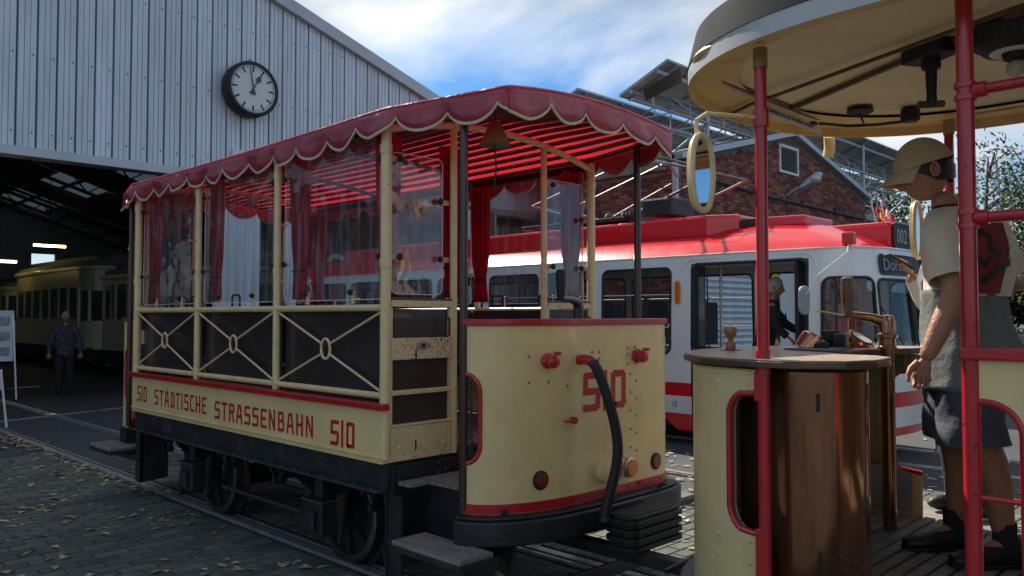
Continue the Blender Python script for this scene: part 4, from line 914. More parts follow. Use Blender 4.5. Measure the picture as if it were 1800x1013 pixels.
MB().tube([(CX + .49 + .02 * sin(t * .9), YD - .10 + .03 * cos(t * .9), .60 + .03 * sin(t * .45)) for t in range(8)], .008, 6).build('bumper_hook', iron, tr)
# ribbed black box, draw gear and guard frame under the bumper
mb = MB()
for k in range(4):
    z = .375 + k * .047; out = rrect(CX - .13, CX + .37, YD - .34, YD - .125, .05); mb.prism(out, z, z + .026); mb.prism(rrect(CX - .115, CX + .355, YD - .325, YD - .135, .05), z + .027, z + .046)
mb.build('ribbed_gangway_box', rubber, tr, bevel=.004)
MB().prism(rrect(CX - .09, CX + .33, YD - .30, YD - .15, .04), .562, .566).build('box_opening', blackp, tr)
mb = MB(); mb.box(CX - .05, CX + .03, 2.12, 3.9, .30, .37); mb.box(CX - .08, CX + .07, 1.75, 2.25, .315, .36); mb.box(CX - .075, CX + .065, 1.5, 2.0, .24, .285)
mb.cyl((CX, 2.2, .39), (CX, 2.2, .24), .03); mb.cyl((CX - .2, 2.35, .36), (CX + .16, 2.28, .42), .014); mb.beam((CX, 1.95, .26), (CX, 1.95, .47), .07, .05); mb.cyl((CX, 1.85, .30), (CX, 1.62, .30), .08, 16); mb.beam((CX + .03, 2.0, .36), (CX - .04, 1.9, .5), .04)
mb.build('draw_bar', black, tr, bevel=.006)
def guard(Y):
    mb = MB(); pts = [(-.62, .70, .44), (-.62, .70, .20), (-.60, .74, .17), (.42, .80, .17), (.50, .79, .20), (.52, .72, .26), (.52, .66, .44)]
    for a, b in zip(pts, pts[1:]): mb.beam((CX + a[0], Y(a[1]), a[2]), (CX + b[0], Y(b[1]), b[2]), .028, .075)
    mb.build('guard_frame', black, tr, bevel=.006)
guard(lambda d: S0 - d)
# brake crank on the platform, bell, lamp
MB().tube([(CX + .12, S0 - .55, .7), (CX + .12, S0 - .55, 1.70), (CX + .11, S0 - .55, 1.73), (CX + .03, S0 - .57, 1.745), (CX - .10, S0 - .60, 1.75)], [.032, .032, .03, .02, .016], 12).build('brake_crank', brownpipe, tr, smooth=True)
MB().lathe((CX - .10, S0 - .60, 1.745), (0, 0, 1), [(.02, 0), (.024, .03), (.03, .10), (.032, .16), (.02, .175)], 14).build('crank_grip', rubber, tr, smooth=True)
MB().lathe((CX - .58, 3.19, 2.73), (0, 0, -1), [(.012, 0), (.03, .01), (.055, .07), (.085, .13), (.09, .14)], 24).build('bell', pbr('painted_bell', (.20, .15, .07), .45, .3, var=.2, dirt=.4, vs=8), tr, smooth=True)
MB().tube([(CX - .58, 3.19, 2.85), (CX - .58, 3.19, 2.6), (CX - .57, 3.19, 2.45), (CX - .58, 3.2, 2.36)], .005, 5).build('bell_cord', rubber, tr)
MB().ball((CX - .1, S1 - .5, 2.70), .05).build('roof_bulb', bulbm, tr, smooth=True)
# wheels, springs, axle boxes, sole beams
for s_ in (-1, 1):
    x = CX + s_ * .90; MB().box(x - .02, x + .02, S0 - .02, S1 + .02, .665, .812).build('sole_beam', black, tr, bevel=.003)
    MB().box(min(x - s_ * .02, x + s_ * .07), max(x - s_ * .02, x + s_ * .07), S0 - .0, S1 + .0, .655, .664).build('sole_flange', pbr('blue_grey_flange', (.06, .08, .09), .35, .4, var=.3, coat=.3), tr)
    mb = MB()
    for k in range(22): y = S0 + .1 + k * .165; mb.lathe((x + s_ * .02, y, .70 + (.05 if k % 2 else 0)), (s_, 0, 0), [(.012, 0), (.009, .006)], 6); mb.lathe((x + s_ * .045, y, .665), (0, 0, 1), [(.014, 0), (.012, .008)], 6)
    mb.build('beam_rivet', black, tr, kind='stuff')
    for yc in (TM - .95, TM + .95):
        wx = CX + s_ * .53; w_ = MB(); w_.lathe((wx, yc, .34), (s_, 0, 0), [(.10, -.05), (.29, -.035), (.295, -.05), (.36, -.055), (.365, -.03), (.335, -.02), (.33, .05), (.27, .055), (.26, .01), (.12, .03), (.11, .06), (.05, .065)], 40)
        wh = w_.build('wheel', black, tr, smooth=True); MB().lathe((wx, yc, .34), (s_, 0, 0), [(.328, .0505), (.3305, .0515), (.31, .058), (.285, .057)], 40, False).build('tyre_face', steel, wh, smooth=True)
        sp = MB()
        for k in range(8): a = k * pi / 4; sp.beam((wx + s_ * .03, yc + .1 * cos(a), .34 + .1 * sin(a)), (wx + s_ * .03, yc + .27 * cos(a), .34 + .27 * sin(a)), .03, .05)
        sp.build('spoke', black, wh)
        xa = CX + s_ * .76; MB().box(xa - .09, xa + .09, yc - .11, yc + .11, .24, .45).build('axle_box', black, tr, bevel=.012); MB().box(xa - .10, xa + .10, yc - .12, yc + .12, .452, .468).build('axle_box_lid', steel, tr, bevel=.003)
        MB().box(min(xa + s_ * .09, xa + s_ * .12), max(xa + s_ * .09, xa + s_ * .12), yc - .06, yc + .06, .27, .40).build('axle_box_cover', black, tr, bevel=.01)
        for d in (-.16, .16): MB().extr([(xa, yc + d, .20), (xa, yc + d + (.03 if d > 0 else -.03), .20), (xa, yc + d * 1.7, .65), (xa, yc + d * .9, .65)], (.02, 0, 0)).build('horn_guide', black, tr)
        sp = MB()
        for k in range(6): h = .50 - .0 + k * .014; L = .22 + .055 * k; sp.tube([(xa + s_ * .0, yc + L * t / 8, h + .075 * (t / 8) ** 2 * (L / .5)) for t in range(-8, 9)], .0085, 4)
        sp.v = [V(xa + (p.x - xa) * 4.2, p.y, p.z) for p in sp.v]; sp.build('leaf_spring', black, tr)
        MB().box(xa - .045, xa + .045, yc - .045, yc + .045, .47, .60).build('spring_buckle', black, tr, bevel=.006)
        for d in (-.5, .5):
            mb = MB(); mb.tube([(xa, yc + d, .58), (xa, yc + d * 1.12, .50)], .022, 8); mb.cyl((xa - .05, yc + d, .60), (xa + .05, yc + d, .60), .028, 10); mb.cyl((xa - .045, yc + d * 1.14, .495), (xa + .045, yc + d * 1.14, .495), .024, 10); mb.beam((xa + s_ * .03, yc + d * 1.14, .5), (xa + s_ * .05, yc + d * 1.3, .66), .014)
            mb.build('spring_shackle', steel if 0 else black, tr, smooth=True)
    MB().tube([(CX + s_ * .7, TM - .6, .3), (CX + s_ * .7, TM + .6, .3)], .016, 6).build('brake_rod', iron, tr)
for yc in (TM - .95, TM + .95): MB().cyl((CX - .72, yc, .34), (CX + .72, yc, .34), .05, 12).build('axle', black, tr)
mb = MB(); mb.box(CX - .2, CX + .55, TM - .3, TM + .35, .36, .62); mb.box(CX - .5, CX + .5, S0 + .15, S1 - .15, .64, .79); mb.build('under_equipment', black, tr)
for yy in (S0 + .35, S1 - .35):
    d = -1 if yy < TM else 1; MB().obox((CX, yy - .0, .16), (.66, 0, 0), (0, .012, .0), (0, d * -.03, .075)).build('wheel_guard_board', black, tr)
MB().tube([(CX + .5, TM + .15, .62), (CX + .5, TM + .15, .48), (CX + .5, TM + .07, .48), (CX + .5, TM + .07, .62)], .007, 5).build('red_loop', red, tr)

# ================================================================== RED AND WHITE TRAM
wt = thing('white_tram', 'modern white tram with a glossy red roof standing behind the trailer', 'tram', (10.0, 6, 0))
WC = 10.0
half = [(8.9, 20), (8.9, 4.2), (8.95, 3.8), (9.08, 3.5), (9.3, 3.34), (9.65, 3.27), (10.0, 3.25)]
def smoothpl(p, it=2):
    for _ in range(it):
        q = [p[0]]
        for a, b in zip(p, p[1:]): a, b = Vector(a), Vector(b); q += [tuple(a.lerp(b, .25)), tuple(a.lerp(b, .75))]
        q.append(p[-1]); p = q
    return p
fullo = half + [(2 * WC - x, y) for x, y in half[-2::-1]]
WOP = [fullo[0]] + smoothpl([(8.9, 4.6)] + fullo[2:-2] + [(11.1, 4.6)], 2) + [fullo[-1]]
WL = [0]
for a, b in zip(WOP, WOP[1:]): WL.append(WL[-1] + (Vector(b) - Vector(a)).length)
WT = WL[-1]
def WO(a):
    a = min(max(a, 0), WT)
    for k in range(len(WOP) - 1):
        if a <= WL[k + 1]: f = (a - WL[k]) / (WL[k + 1] - WL[k]); return Vector(WOP[k]).lerp(Vector(WOP[k + 1]), f)
    return Vector(WOP[-1])
def wf(a, z, o=0):
    p = WO(a); q = WO(a + .02) - WO(a - .02); q.normalize(); nn = V(q.y, -q.x) * -1
    if nn.dot(p - V(WC, max(p.y, 5))) < 0: nn = -nn
    tumble = .035 * max(0, (z - 1.2) / 1.2) ** 2 + (.05 * max(0, (1.2 - z)) ** 2) + (.10 * max(0, (z - 1.1) / 1.3) * max(0, min(1, (3.9 - p.y) / .4)))
    r = p + nn * (o - tumble); return V(r.x, r.y, z)
def wpanel(mb, a0, a1, z0, z1):
    n = 1 if (a1 < 15.3 or a0 > WT - 15.3) else max(2, int((a1 - a0) / .08)); zs = 4
    mb.grid(lambda a, b: wf(a0 + (a1 - a0) * a, z0 + (z1 - z0) * b), n, zs)
def wwin(name, a0, a1, z0, z1, h0, h1, hz0, hz1, r, par, glassm=pane, divider=None, vbars=()):
    mb = MB(); cur = not (a1 < 15.3 or a0 > WT - 15.3); nsub = max(1, int((h1 - h0) / .08)) if cur else 1
    # side strips and ring
    inn = rrect(h0, h1, hz0, hz1, r, 4)
    wpanel(mb, a0, h0, z0, z1) if a0 < h0 - .001 else None; wpanel(mb, h1, a1, z0, z1) if a1 > h1 + .001 else None
    wpanel(mb, h0, h1, z0, hz0); wpanel(mb, h0, h1, hz1, z1)
    for cx, cz, sx, sz in ((h1, hz1, -1, -1), (h0, hz1, 1, -1), (h0, hz0, 1, 1), (h1, hz0, -1, 1)):
        arc = [(cx + sx * (r - r * cos(t * pi / 8)), cz + sz * (r - r * sin(t * pi / 8))) for t in range(5)]
        i = len(mb.v); mb.v += [wf(cx, cz)] + [wf(*q) for q in arc]
        for t in range(4): mb.face((i, i + 1 + t, i + 2 + t))
    w = mb.build(name + '_panel', white, par, smooth=cur)
    pts = []
    for p, q in zip(inn, inn[1:] + inn[:1]):
        n_ = max(1, int(abs(q[0] - p[0]) / .1)) if cur else 1
        for t in range(n_): pts.append((p[0] + (q[0] - p[0]) * t / n_, p[1] + (q[1] - p[1]) * t / n_))
    MB().tube([wf(p, q, .004) for p, q in pts], .016, 6, closed=True).build('window_gasket', gasket, w, smooth=True)
    gg = MB(); gg.grid(lambda a, b: wf(h0 + (h1 - h0) * a, hz0 + (hz1 - hz0) * b, -.012), nsub, 1); gg.build('pane', glassm, w)
    if divider:
        for zz in divider: MB().tube([wf(h0 + (h1 - h0) * t / 6, zz, -.005) for t in range(7)], .011, 6).build('window_bar', silver, w)
    for vb in vbars: MB().tube([wf(vb, hz0, -.005), wf(vb, hz1, -.005)], .012, 6).build('window_bar', gasket, w)
    return w
ZT, ZS = 2.42, .98
ay = lambda y: 20 - y
wins = [(5.92, 7.04), (7.21, 8.12), (8.27, 9.32), (9.49, 10.6), (10.77, 11.9), (12.1, 13.2), (13.4, 14.5), (14.7, 15.8), (16.0, 17.1), (17.3, 18.4), (18.6, 19.6)]
prev = 19.85
for y0, y1 in wins[::-1]:
    nxt = y0 - .08
    if y0 == 5.92: nxt = 5.68
    for m_ in (0, 1):
        a0, a1, h0, h1 = ay(prev), ay(nxt), ay(y1), ay(y0)
        if m_: a0, a1, h0, h1 = WT - a1, WT - a0, WT - h1, WT - h0
        wwin('window', a0, a1, ZS, ZT, h0, h1, 1.16, 2.27, .09, wt, divider=(1.92, 1.5) if y0 < 8 else (1.92,), vbars=((h0 + h1) / 2 + .2,) if y0 < 8 else ())
    prev = nxt
# door bay (open) near side, window on the far side
dm = MB(); wpanel(dm, ay(5.68), ay(5.62), ZS, ZT); wpanel(dm, ay(4.08), ay(3.98), ZS, ZT); wpanel(dm, ay(5.62), ay(4.08), 2.31, ZT); dm.build('door_surround', white, wt)
A0, A1 = ay(5.6), ay(4.1)
MB().tube([wf(A0, .4, .0), wf(A0, 2.24, .0), wf(A0 + .06, 2.3, 0), wf(A1 - .06, 2.3, 0), wf(A1, 2.24, 0), wf(A1, .4, 0)], .022, 6).build('door_gasket', gasket, wt)
MB().tube([wf(A0 - .12, 2.18, .002), wf(A0 - .11, 2.3, .006), wf(A0 - .02, 2.365, .006), wf(A1 + .0, 2.365, .006), wf(A1 + .09, 2.3, .006), wf(A1 + .1, 2.18, .002)], .009, 6).build('rain_gutter', white, wt, smooth=True)
for a in (A0 + .05, A1 - .12):
    MB().obox(wf(a, 1.35, -.12), (.10, 0, 0), (0, .02, 0), (0, 0, .93)).build('folded_door_leaf', gasket, wt); MB().obox(wf(a, 1.35, -.12) + V(0, -.024, 0), (.07, 0, 0), (0, .003, 0), (0, 0, .8)).build('door_leaf_pane', pane, wt)
wwin('window', WT - A1 - .12, WT - A0 + .08, ZS, ZT, WT - A1 + .05, WT - A0 + .06, 1.16, 2.27, .09, wt, vbars=(WT - (A0 + A1) / 2,))
# cab windows
cb0 = ay(3.98)
wwin('cab_window', cb0, cb0 + .70, ZS, ZT, cb0 + .05, cb0 + .665, 1.34, 2.08, .10, wt, darkglass, vbars=(cb0 + .2,)); wwin('cab_window', WT - cb0 - .70, WT - cb0, ZS, ZT, WT - cb0 - .665, WT - cb0 - .05, 1.34, 2.08, .10, wt, darkglass)
mid = WT / 2
for m_ in (0, 1):
    a0, a1 = (cb0 + .70, mid) if not m_ else (mid, WT - cb0 - .70)
    wwin('windscreen', a0, a1, ZS, ZT, a0 + .03, a1 - .03, 1.30, 2.06, .07, wt, darkglass)
# destination box over the windscreen
da0, da1 = cb0 + .79, WT - cb0 - .79
MB().grid(lambda a, b: wf(da0 + (da1 - da0) * a, 2.13 + .20 * b, .012), 14, 1).build('destination_display', blackp, wt, solid=.01)
pp = rrect(da0 - .01, da1 + .01, 2.12, 2.34, .05); MB().tube([wf(p, q, .016) for p, q in sum([[(p[0] + (q[0] - p[0]) * t / 8, p[1] + (q[1] - p[1]) * t / 8) for t in range(8)] for p, q in zip(pp, pp[1:] + pp[:1])], [])], .011, 5, closed=True).build('display_frame', gasket, wt)
text_mesh('Dorstfeld', .19, lambda x, y: wf(da0 + .04 + x, 2.165 + y, .022), bold=.002).build('display_text', pbr('faded_display_text', (.22, .27, .30), .5), wt, kind='stuff')
# lower body
mb = MB(); wpanel(mb, 0, ay(5.62), .79, ZS); wpanel(mb, ay(4.08), WT - ay(4.08), .79, ZS); wpanel(mb, WT - ay(4.08), WT, .79, ZS); wpanel(mb, 0, ay(5.62), .395, .62); wpanel(mb, ay(4.08), WT, .395, .62); mb.build('lower_body', white, wt, smooth=True)
mb = MB()
for z0, z1 in ((.62, .79), (.30, .395)): wpanel(mb, 0, ay(5.62), z0, z1); wpanel(mb, ay(4.08), WT, z0, z1)
for y0, y1 in ((5.62, 6.0), (9.5, 10.1), (13.2, 13.8)): mb.extr([wf(ay(y1), .3), wf(ay(y0), .3), wf(ay(y0), .18), wf(ay(y1 - .15), .18)], (.02, 0, 0))
mb.build('red_skirt_band', red_tram, wt, smooth=True)
text_mesh('13', .10, lambda x, y: wf(ay(5.92) + x, .475 + y, .004), bold=.001, sx=.8).build('car_number', blackp, wt, kind='stuff')
# roof
def roofp(a, k):
    p = WO(a); e = wf(a, ZT); sp = V(WC, max(p.y, 4.6)); kk = 1 - (1 - k) ** 1.0; x = e.x + (sp.x - e.x) * k; y = e.y + (sp.y - e.y) * k
    return V(x, y, ZT + (.42 - .12 * max(0, min(1, (4.9 - y) / 1.2))) * sin(min(1, k * 1.25) * pi / 2) ** .85)
mb = MB(); ua = [0, 4, 8, 12, 14.8] + [15 + (WT - 30) * t / 50 for t in range(51)] + [WT - 14.8, WT - 12, WT - 8, WT - 4, WT]
mb.grid(lambda a, b: roofp(ua[int(round(a * (len(ua) - 1)))], b), len(ua) - 1, 14); mb.build('red_roof', red_tram, wt, smooth=True)
MB().tube([wf(a, ZT, .006) for a in ua], .012, 6).build('gutter_strip', white, wt, smooth=True)
MB().prism([(WC - .72, 14), (WC - .72, 5.6), (WC - .5, 5.25), (WC + .5, 5.25), (WC + .72, 5.6), (WC + .72, 14)], 2.66, 2.97).build('roof_fairing', red_tram, wt, bevel=.04)
MB().prism([(WC - .5, 4.95), (WC - .4, 4.4), (WC + .4, 4.4), (WC + .5, 4.95)], 2.76, 2.90).build('small_roof_fairing', red_tram, wt, bevel=.03)
MB().box(WC - .5, WC + .5, 5.0, 5.22, 2.80, 2.89).build('roof_vent', black, wt)
bx_ = MB().prism([(WC - .32, 4.3), (WC - .32, 3.42), (WC + .32, 3.42), (WC + .32, 4.3)], 2.40, 2.745).build('route_box', red_tram, wt, bevel=.05)
MB().extr([(p, 3.415, q) for p, q in rrect(WC - .28, WC + .28, 2.45, 2.71, .05)], (0, -.012, 0)).build('route_screen', blackp, bx_); MB().tube([(p, 3.405, q) for p, q in rrect(WC - .29, WC + .29, 2.44, 2.72, .05)], .012, 5, closed=True).build('screen_gasket', gasket, bx_)
text_mesh('002', .23, lambda x, y: V(WC - .22 + x, 3.398, 2.50 + y), bold=.002, sx=.95).build('route_number', pbr('faded_display_digits', (.30, .38, .36), .5), bx_, kind='stuff')
# roof gear
mb = MB(); mb.box(WC - .5, WC + .3, 7.1, 9.2, 3.04, 3.10); mb.build('pantograph_base', black, wt, bevel=.01)
MB().box(WC - .55, WC + .05, 6.25, 6.75, 3.04, 3.30).build('roof_resistor_box', black, wt, bevel=.03); 
for y in (7.0, 7.3): MB().lathe((WC - .4, y, 3.12), (0, 1, 0), [(.05, 0), (.07, .03), (.05, .06), (.07, .09), (.05, .12), (.07, .15), (.05, .2)], 10).build('insulator', iron, wt)
mb = MB()
for x in (WC - .5, WC + .35): mb.tube([(x, 7.95, 3.12), (x * .97 + .3, 8.95, 3.40) if 0 else (x, 8.95, 3.42)], .022, 8); mb.tube([(x, 8.95, 3.42), (WC - .1 + (x - WC) * .8, 6.9, 3.92)], .014, 6); mb.tube([(x, 6.9, 3.12), (x, 5.6, 3.55)], .022, 8); mb.tube([(x, 5.6, 3.55), (WC - .1 + (x - WC) * .8, 6.8, 3.92)], .014, 6)
mb.tube([(WC - .5, 8.95, 3.42), (WC + .35, 8.95, 3.42)], .014, 6); mb.tube([(WC - .5, 5.6, 3.55), (WC + .35, 5.6, 3.55)], .014, 6); mb.tube([(WC - .5, 7.3, 3.1), (WC - .6, 7.2, 3.1), (WC - .4, 6.35, 3.5)], .014, 6)
mb.build('pantograph_arm', steel, wt, smooth=True)
mb = MB()
for y in (6.7, 7.0): mb.tube([(WC - .85, y, 3.82), (WC - .65, y, 3.96), (WC + .55, y, 3.96), (WC + .75, y, 3.82)], .02, 6)
mb.build('contact_strip', steel, wt)
MB().beam((WC - .2, 8.2, 3.1), (WC - .1, 7.9, 4.05), .03).build('trolley_hook_pole', woodgrey, wt)
# mirror, marker lights, plates, flags
m0 = wf(cb0 - .03, 1.9, .30)
MB().tube([wf(cb0 + .35, 2.5, -.02), wf(cb0 + .33, 2.36, .10), wf(cb0 + .08, 2.1, .28), m0 + V(0, 0, -.02)], .009, 6).build('mirror_arm', whitep, wt)
MB().extr([m0 + V(p, 0, q) for p, q in rrect(-.11, .11, -.24, .08, .08)], (0, .04, 0)).build('mirror_case', pbr('grey_mirror_case', (.30, .33, .34), .5), wt, bevel=.012)
MB().obox(wf(cb0 + .35, 2.52, -.0), (.05, 0, 0), (0, .07, 0), (0, 0, .07)).build('mirror_bracket', red_tram, wt, bevel=.02)
MB().extr([wf(ay(5.80), 1.80, .005) + V(0, p, q) for p, q in rrect(-.035, .035, 0, .30, .034)], (-.03, 0, 0)).build('amber_marker', amber, wt, bevel=.008)
pl = MB().extr([wf(ay(6.16), 1.245, .02) + V(0, p, q) for p, q in rrect(-.18, .18, 0, .15, .04)], (-.01, 0, 0)).build('number_plate', whitep, wt)
text_mesh('403', .16, lambda x, y: wf(ay(6.32) + x, 1.26 + y, .034), bold=.003, sx=.95).build('plate_number', blackp, pl, kind='stuff')
for xx, cols, n in ((9.78, (blackp, redcloth, yellow), 'small black red and gold flag on the white tram roof'), (10.1, (redcloth, whitep, redcloth), 'small red and white flag on the white tram roof')):
    t = thing('flag', n, 'flag', (xx, 3.62, 2.70), group='small flags on the tram roof'); MB().tube([(xx, 3.62, 2.70), (xx - .05, 3.67, 3.02)], .006, 6).build('flag_stick', whitep, t)
    for k, m in enumerate(cols):
        mb = MB(); mb.grid(lambda a, b: V(xx - .05 + .02 + .17 * b + .02 * sin(b * 5), 3.66 - .14 * (k + a) / 3 + .03 * sin(b * 7), 3.00 - .28 * b - .09 * (k + a) / 1.5), 3, 8); mb.build('flag_stripe', m, t, smooth=True, solid=.002)
# inside
MB().box(8.98, 11.02, 4.0, 19.5, .82, .86).build('floor', greyint, wt); MB().grid(lambda a, b: V(9.0 + 2 * a, 3.9 + 15.6 * b, 2.38 + .18 * sin(pi * a)), 8, 1).build('ceiling', pbr('pale_ceiling', (.55, .55, .52), .6), wt)
for y in (4.15, 4.9, 5.5): MB().cyl((9.25 + (y > 5) * .2, y, .86), (9.25 + (y > 5) * .2, y, 2.45), .018, 10).build('grab_pole', silver, wt)
MB().box(9.36, 9.52, 4.75, 4.9, 1.55, 1.95).build('ticket_box', greyint, wt, bevel=.01); MB().tube([(9.25, 4.9, 1.45), (9.4, 4.95, 1.45), (9.45, 4.95, 1.4), (9.45, 4.95, .86)], .016, 8).build('hand_rail', silver, wt)
MB().box(9.1, 9.3, 5.62, 5.64, 1.45, 1.85).build('red_info_board', redcloth, wt)
for k in range(9):
    for x in (9.1, 10.5):
        y = 6.4 + k * .9; MB().box(x, x + .42, y, y + .05, 1.3, 1.85).build('seat_back', pbr('seat_cloth', (.05, .06, .09), .8), wt, bevel=.02); MB().box(x, x + .42, y, y + .4, 1.22, 1.30).build('seat_cushion', MATS['seat_cloth'], wt, bevel=.02)
MB().box(9.2, 10.8, 3.45, 3.8, .9, 1.30).build('driver_desk', gasket, wt, bevel=.02)
MB().box(9.1, 10.9, 3.9, 19, .28, .80).build('underframe', black, wt)
mb = MB()
for y in (6.9, 8.7):
    for x in (WC - .56, WC + .56): mb = MB().cyl((x - .06, y, .33), (x + .06, y, .33), .33, 24).build('wheel', black, wt)
MB().tube([wf(mid - .4, 1.32, .02), wf(mid - .75, 1.75, .02)], .008, 5).build('wiper', rubber, wt)

# ================================================================== MOTOR TRAM PLATFORM (near right)
mt = thing('motor_tram', 'old red and cream tram with an open platform and brown controls', 'tram', (3.67, 0, 0)); MC = 3.66
def sup(hw, y0, dep, ex, n=40, yb=None):
    pts = []
    for k in range(n + 1):
        a = pi * k / n; cx, cy = cos(a), sin(a); pts.append((MC - hw * (abs(cx) ** (2 / ex)) * (1 if cx > 0 else -1), y0 + dep * abs(cy) ** (2 / ex)))
    if yb is not None: pts = [(MC - hw, yb)] + pts + [(MC + hw, yb)]
    return pts
DPM = sup(.85, 1.46, .60, 2.25); mtot = 0; ML = [0]
for a, b in zip(DPM, DPM[1:]): ML.append(ML[-1] + (Vector(b) - Vector(a)).length)
mz0, mz1 = .52, 1.447; MN = 60
def medge(z):
    lo, hi, dep, r = .83, 1.365, .155, .10
    if z <= lo or z >= hi: return 0
    if z < lo + r: return dep - r + r * sqrt(max(0, 1 - ((lo + r - z) / r) ** 2))
    if z > hi - r: return dep - r + r * sqrt(max(0, 1 - ((z - hi + r) / r) ** 2))
    return dep
for nm, off, z0, z1, m in (('dash_sheet', 0, mz0, mz1, cream), ('inner_dash_lining', .03, .86, mz1, olive), ('inner_skirt', .032, .64, .858, pbr('grey_skirt_board', (.33, .32, .30), .6, var=.2, dirt=.5))):
    mb = MB()
    def fq(a, b):
        z = z0 + (z1 - z0) * b; e = medge(z) / ML[-1]
        if off: e = max(e, .02)
        q = curve(DPM, e + a * (1 - 2 * e)); c_ = V(MC, 1.3); q = q + (c_ - q).normalized() * off; return V(q.x, q.y, z)
    mb.grid(fq, MN, 50); mb.build(nm, m, mt, smooth=True, solid=.006)
zs = [.83 + .535 * k / 44 for k in range(45)]
for sd_ in (0, 1):
    ln = []
    for z in zs: e = medge(z) / ML[-1]; q = curve(DPM, e if not sd_ else 1 - e); ln.append(V(q.x, q.y, z))
    MB().tube(ln, .013, 8).build('cutaway_rim', red, mt, smooth=True)
    q = DPM[0] if not sd_ else (4.53, 1.31)
    MB().tube([(q[0], q[1], .5), (q[0], q[1], 2.66)], .0225, 16).build('red_post', red, mt, smooth=True)
    MB().cyl((q[0], q[1], 1.43), (q[0], q[1], 1.52), .028, 14).build('post_collar', red, mt); MB().cyl((q[0], q[1], 2.585), (q[0], q[1], 2.66), .027, 14).build('post_cap', olive, mt); MB().cyl((q[0], q[1], 2.36), (q[0], q[1], 2.43), .03, 14).build('post_clamp', red, mt)
    MB().box(q[0] - .022, q[0] + .022, q[1] - .012, q[1] + .03, mz0, .86).build('post_foot_plate', red, mt, bevel=.005); MB().box(q[0] - .022, q[0] + .022, q[1] - .012, q[1] + .03, 1.33, 1.44).build('post_head_plate', red, mt, bevel=.005)
rv_ = MB()
for k in (1, 4):
    q = DPM[k]; nn = (Vector(DPM[k]) - Vector((MC, 1.3))).normalized()
    for z in (.62, .72, 1.39, 1.43, .80): rv_.lathe((q[0], q[1], z), (nn.x, nn.y, 0), [(.010, 0), (.009, .006), (.004, .009)], 8)
rv_.build('dash_rivet', cream, mt, kind='stuff')
ctr = [(x, y) for x, y in sup(.905, 1.36, .76, 2.25, 44)]
inner = [(MC + .60, 1.42), (MC + .35, 1.55), (MC - .1, 1.55), (MC - .28, 1.42), (MC - .30, 1.25), (MC - .40, 1.16), (MC - .62, 1.13), (MC - .78, 1.18), (MC - .87, 1.30)]
out = ctr + inner
MB().prism(out, 1.458, 1.482).build('counter_edge', woodbrown, mt, bevel=.004)
MB().prism([(x + (MC - x) * .012, y + (1.5 - y) * .012) for x, y in out], 1.483, 1.489).build('counter_top', woodtop, mt, bevel=.002)
MB().lathe((MC - .585, 1.385, .63), (0, 0, 1), [(.19, 0), (.195, .01), (.195, .81), (.19, .815)], 40).build('controller_casing', copper, mt, smooth=True)
MB().prism([(MC - .76, 1.50), (MC - .70, 1.64), (MC - .50, 1.80), (MC - .40, 1.58), (MC - .55, 1.50)], .63, 1.445).build('casing_back', pbr('dark_brown_sheet', (.05, .022, .014), .3, var=.3, stretch=(9, 9, .5), vs=3, coat=.4), mt, bevel=.01)
MB().box(MC - .398, MC - .392, 1.33, 1.36, .63, 1.45).build('casing_edge', silver, mt)
for z in (.78, 1.36): MB().tube([(MC - .745, 1.31, z), (MC - .765, 1.29, z), (MC - .765, 1.29, z - .06), (MC - .745, 1.31, z - .06)], .006, 6).build('casing_hinge', blackp, mt)
# counter fittings
k_ = MB().lathe((3.40, 1.93, 1.487), (0, 0, 1), [(.05, 0), (.05, .004)], 20).build('knob_plate', blackp, mt); MB().lathe((3.40, 1.93, 1.49), (0, 0, 1), [(.022, 0), (.024, .01), (.022, .035), (.013, .037), (.013, .05), (.02, .06), (.03, .078), (.032, .09), (.028, .106), (.012, .117)], 18).build('wooden_knob', pbr('polished_knob_wood', (.30, .12, .05), .25, coat=.5), k_, smooth=True)
for x, y, a, r in ((3.86, 1.76, (.35, -.45, .8), .068), (4.17, 1.66, (-.1, -.55, .8), .07)):
    g_ = MB().lathe((x, y, 1.487), a, [(r * 1.02, -.02), (r * 1.1, .03), (r * 1.1, .055), (r * .95, .065), (r * .8, .06)], 28).build('gauge_case', copper, mt, smooth=True); ax = Vector(a).normalized(); MB().lathe(V(x, y, 1.487) + ax * .058, a, [(r * .8, 0), (r * .8, .005)], 28).build('gauge_glass', whitep, g_); MB().lathe(V(x, y, 1.487) + ax * .0655, a, [(r * .84, -.006), (r * .84, .003), (r * .76, .003)], 28, False).build('gauge_ring', rubber, g_)
MB().prism([(3.5, 1.5), (3.62, 1.78), (3.98, 1.70), (3.9, 1.56)], 1.49, 1.496).build('switch_plate', blackp, mt, bevel=.002)
MB().box(3.94, 4.0, 1.62, 1.68, 1.49, 1.56).build('black_switch', rubber, mt, bevel=.006); MB().lathe((3.78, 1.66, 1.496), (0, 0, 1), [(.03, 0), (.03, .02), (.02, .03)], 12).build('rotary_switch', rubber, mt)
MB().lathe((4.05, 1.74, 1.49), (0, 0, 1), [(.03, 0), (.035, .03), (.06, .035), (.062, .05), (.045, .055), (.045, .08), (.05, .083)], 16).build('brake_valve', rubber, mt, smooth=True); MB().box(4.0, 4.09, 1.64, 1.70, 1.49, 1.515).build('brass_block', brass, mt, bevel=.003)
HBX = (4.05, 1.46)
MB().cyl((*HBX, .63), (*HBX, 1.60), .032, 16).build('brake_column', copper, mt, smooth=True)
MB().lathe((*HBX, 1.49), (0, 0, 1), [(.044, 0), (.044, .01), (.038, .014), (.038, .05), (.046, .055), (.046, .07), (.04, .075), (.04, .13), (.03, .16), (.005, .165)], 20).build('column_head', copper, mt, smooth=True)
